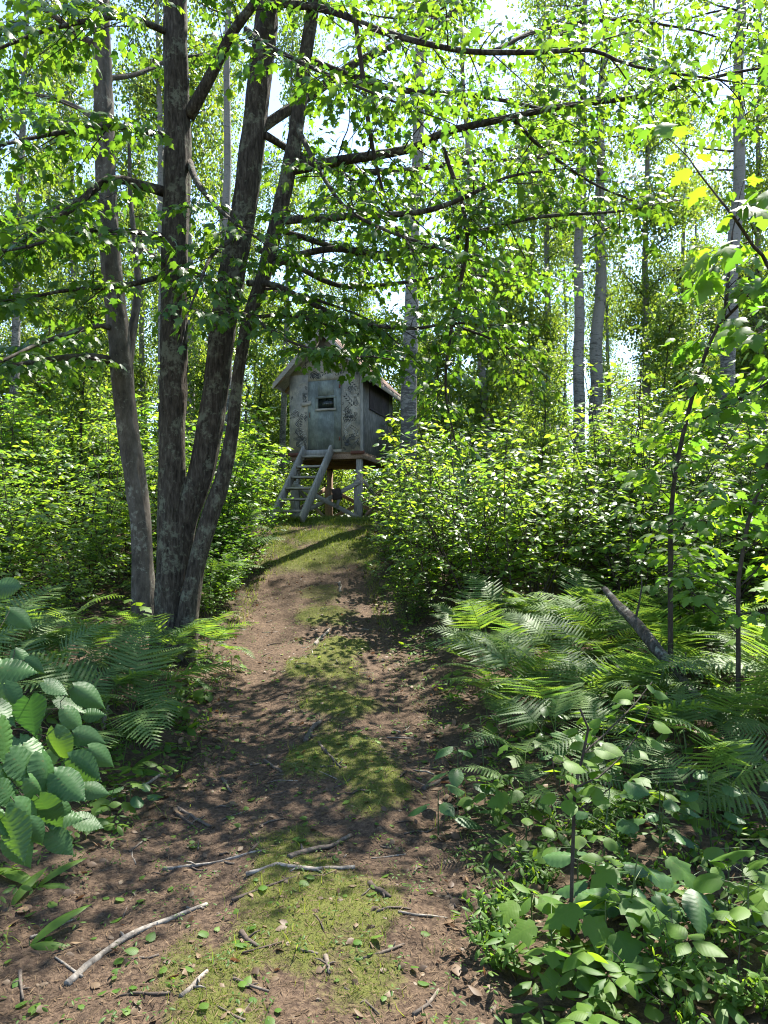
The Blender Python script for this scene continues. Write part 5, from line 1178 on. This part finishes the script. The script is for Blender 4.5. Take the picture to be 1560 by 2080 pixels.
def grass(n, x0, x1, y0, y1, mask, s0, s1, label):
    x, y = scatter_np(n, x0, x1, y0, y1); k = mask(x, y); x, y = x[k], y[k]; m = len(x); D_ = rs.normal(0, .4, (m, 3)); D_[:, 2] = 1; Nn = rs.normal(0, 1, (m, 3)); LV = Leaves()
    LV.addv(np.stack([x, y, tz(x, y) - .003], -1), D_, Nn, rs.uniform(s0, s1, m)); V3 = np.array([(0, -.035, 0), (0, .035, 0), (.55, .022, .04), (.55, -.022, .04), (1, 0, .28)], float)
    tag(obj('grass', LV.mesh('grass', (V3, np.array([(0, 1, 2), (0, 2, 3), (3, 2, 4)]), V3[:, :2])), M_GRASS), label, 'grass', kind='stuff')
grass(30000, -4, 2, 15.6, 21, lambda x, y: np.ones(len(x), bool), .05, .16, 'grass growing under and around the stilts of the blind')
grass(22000, -3, 1.2, 9, 16.5, lambda x, y: on_trail(x, y, .5) & (~on_trail(x, y, -.12) | (rs.random(len(x)) < .5 * sstep((y - 11) / 2))), .03, .11, 'thin grass along both edges of the upper trail')
grass(2600, -2.6, .8, 2, 9, lambda x, y: on_trail(x, y, .3) & (rs.random(len(x)) < np.where(on_trail(x, y, -.2), moss_f(x, y), .6)), .03, .09, 'sparse grass blades on the near trail')
# small leafy ground plants (nobody could count them): whorls of four leaves
def herb(n, x0, x1, y0, y1, mask, size, hmax, tpl, mat, label, pw=1.4, per=5):
    x, y = scatter_np(n, x0, x1, y0, y1, pw); k = mask(x, y); x, y = x[k], y[k]; m = len(x); z = tz(x, y) + rs.uniform(.02, hmax, m); sz = rs.uniform(.6, 1.2, m) * size; a0 = rs.uniform(0, 6.28, m); LV = Leaves()
    for j in range(per):
        a = a0 + 6.283 * j / per + rs.normal(0, .25, m); D_ = np.stack([np.cos(a), np.sin(a), rs.normal(.1, .25, m)], -1); Nn = rs.normal(0, .3, (m, 3)); Nn[:, 2] += 1
        LV.addv(np.stack([x, y, z], -1) + D_ * .01, D_, Nn, sz * rs.uniform(.8, 1.2, m))
    tag(obj('ground_cover', LV.mesh('ground_cover', tpl), mat), label, 'ground cover', kind='stuff')
clump = lambda x, y: rs.random(len(x)) < np.clip(.75 + 1.3 * fbm(x * 1.1 + 9, y * 1.1, 2), .08, 1)
herb(8500, -8, 8.5, 1.6, 13, lambda x, y: ~on_trail(x, y, .02) & clump(x, y), .055, .13, L_ELL, M_COVER, 'low dark green leafy plants covering the forest floor')
herb(4200, -8, 8.5, 1.6, 12, lambda x, y: ~on_trail(x, y, .10) & clump(x, y), .08, .24, L_OVATE, M_BROAD, 'taller broad-leaved herbs between the ferns', per=4)
herb(2400, -3.2, 1.4, 1.7, 14, lambda x, y: on_trail(x, y, .45) & ~on_trail(x, y, -.06), .035, .05, L_ELL, M_COVER, 'small leafy sprigs fringing the trail', per=4)
herb(9000, -16, 18, 12, 30, lambda x, y: ~on_trail(x, y, .2) & ~((x > -3.2) & (x < .8) & (y > 15) & (y < 20)), .10, .30, L_OVATE, M_SHRUB, 'leafy herbs under the brush farther back', pw=1.0, per=4)
herb(1500, -2.4, .8, 1.9, 11, lambda x, y: on_trail(x, y, .1), .020, .03, L_ELL, M_COVER, 'tiny green sprigs sprouting from the trail soil', per=4)
# small green leaves and sprouts lying on the near trail
me_s = one_leaf('sprout_leaf', L_ROUND, M_BROAD)
for i in range(295):
    y = 1.9 + 6.0 * rngK.random() ** 1.5; x = rngK.uniform(float(trailL(y)) + .05, float(trailR(y)) - .1); a = rngK.uniform(0, 6.28); s = rngK.uniform(.022, .052)
    M = Matrix.Translation((x, y, gz(x, y) + .009)) @ Matrix.Rotation(a, 4, 'Z') @ Matrix.Rotation(rngK.uniform(-.35, .35), 4, 'X') @ Matrix.Rotation(rngK.uniform(-.5, .1), 4, 'Y') @ Matrix.Scale(s, 4)
    o = obj('fallen_leaf', me_s, None, None, M); tag(o, 'small round green leaf lying on the trail soil', 'leaf', 'small green leaves on the trail')
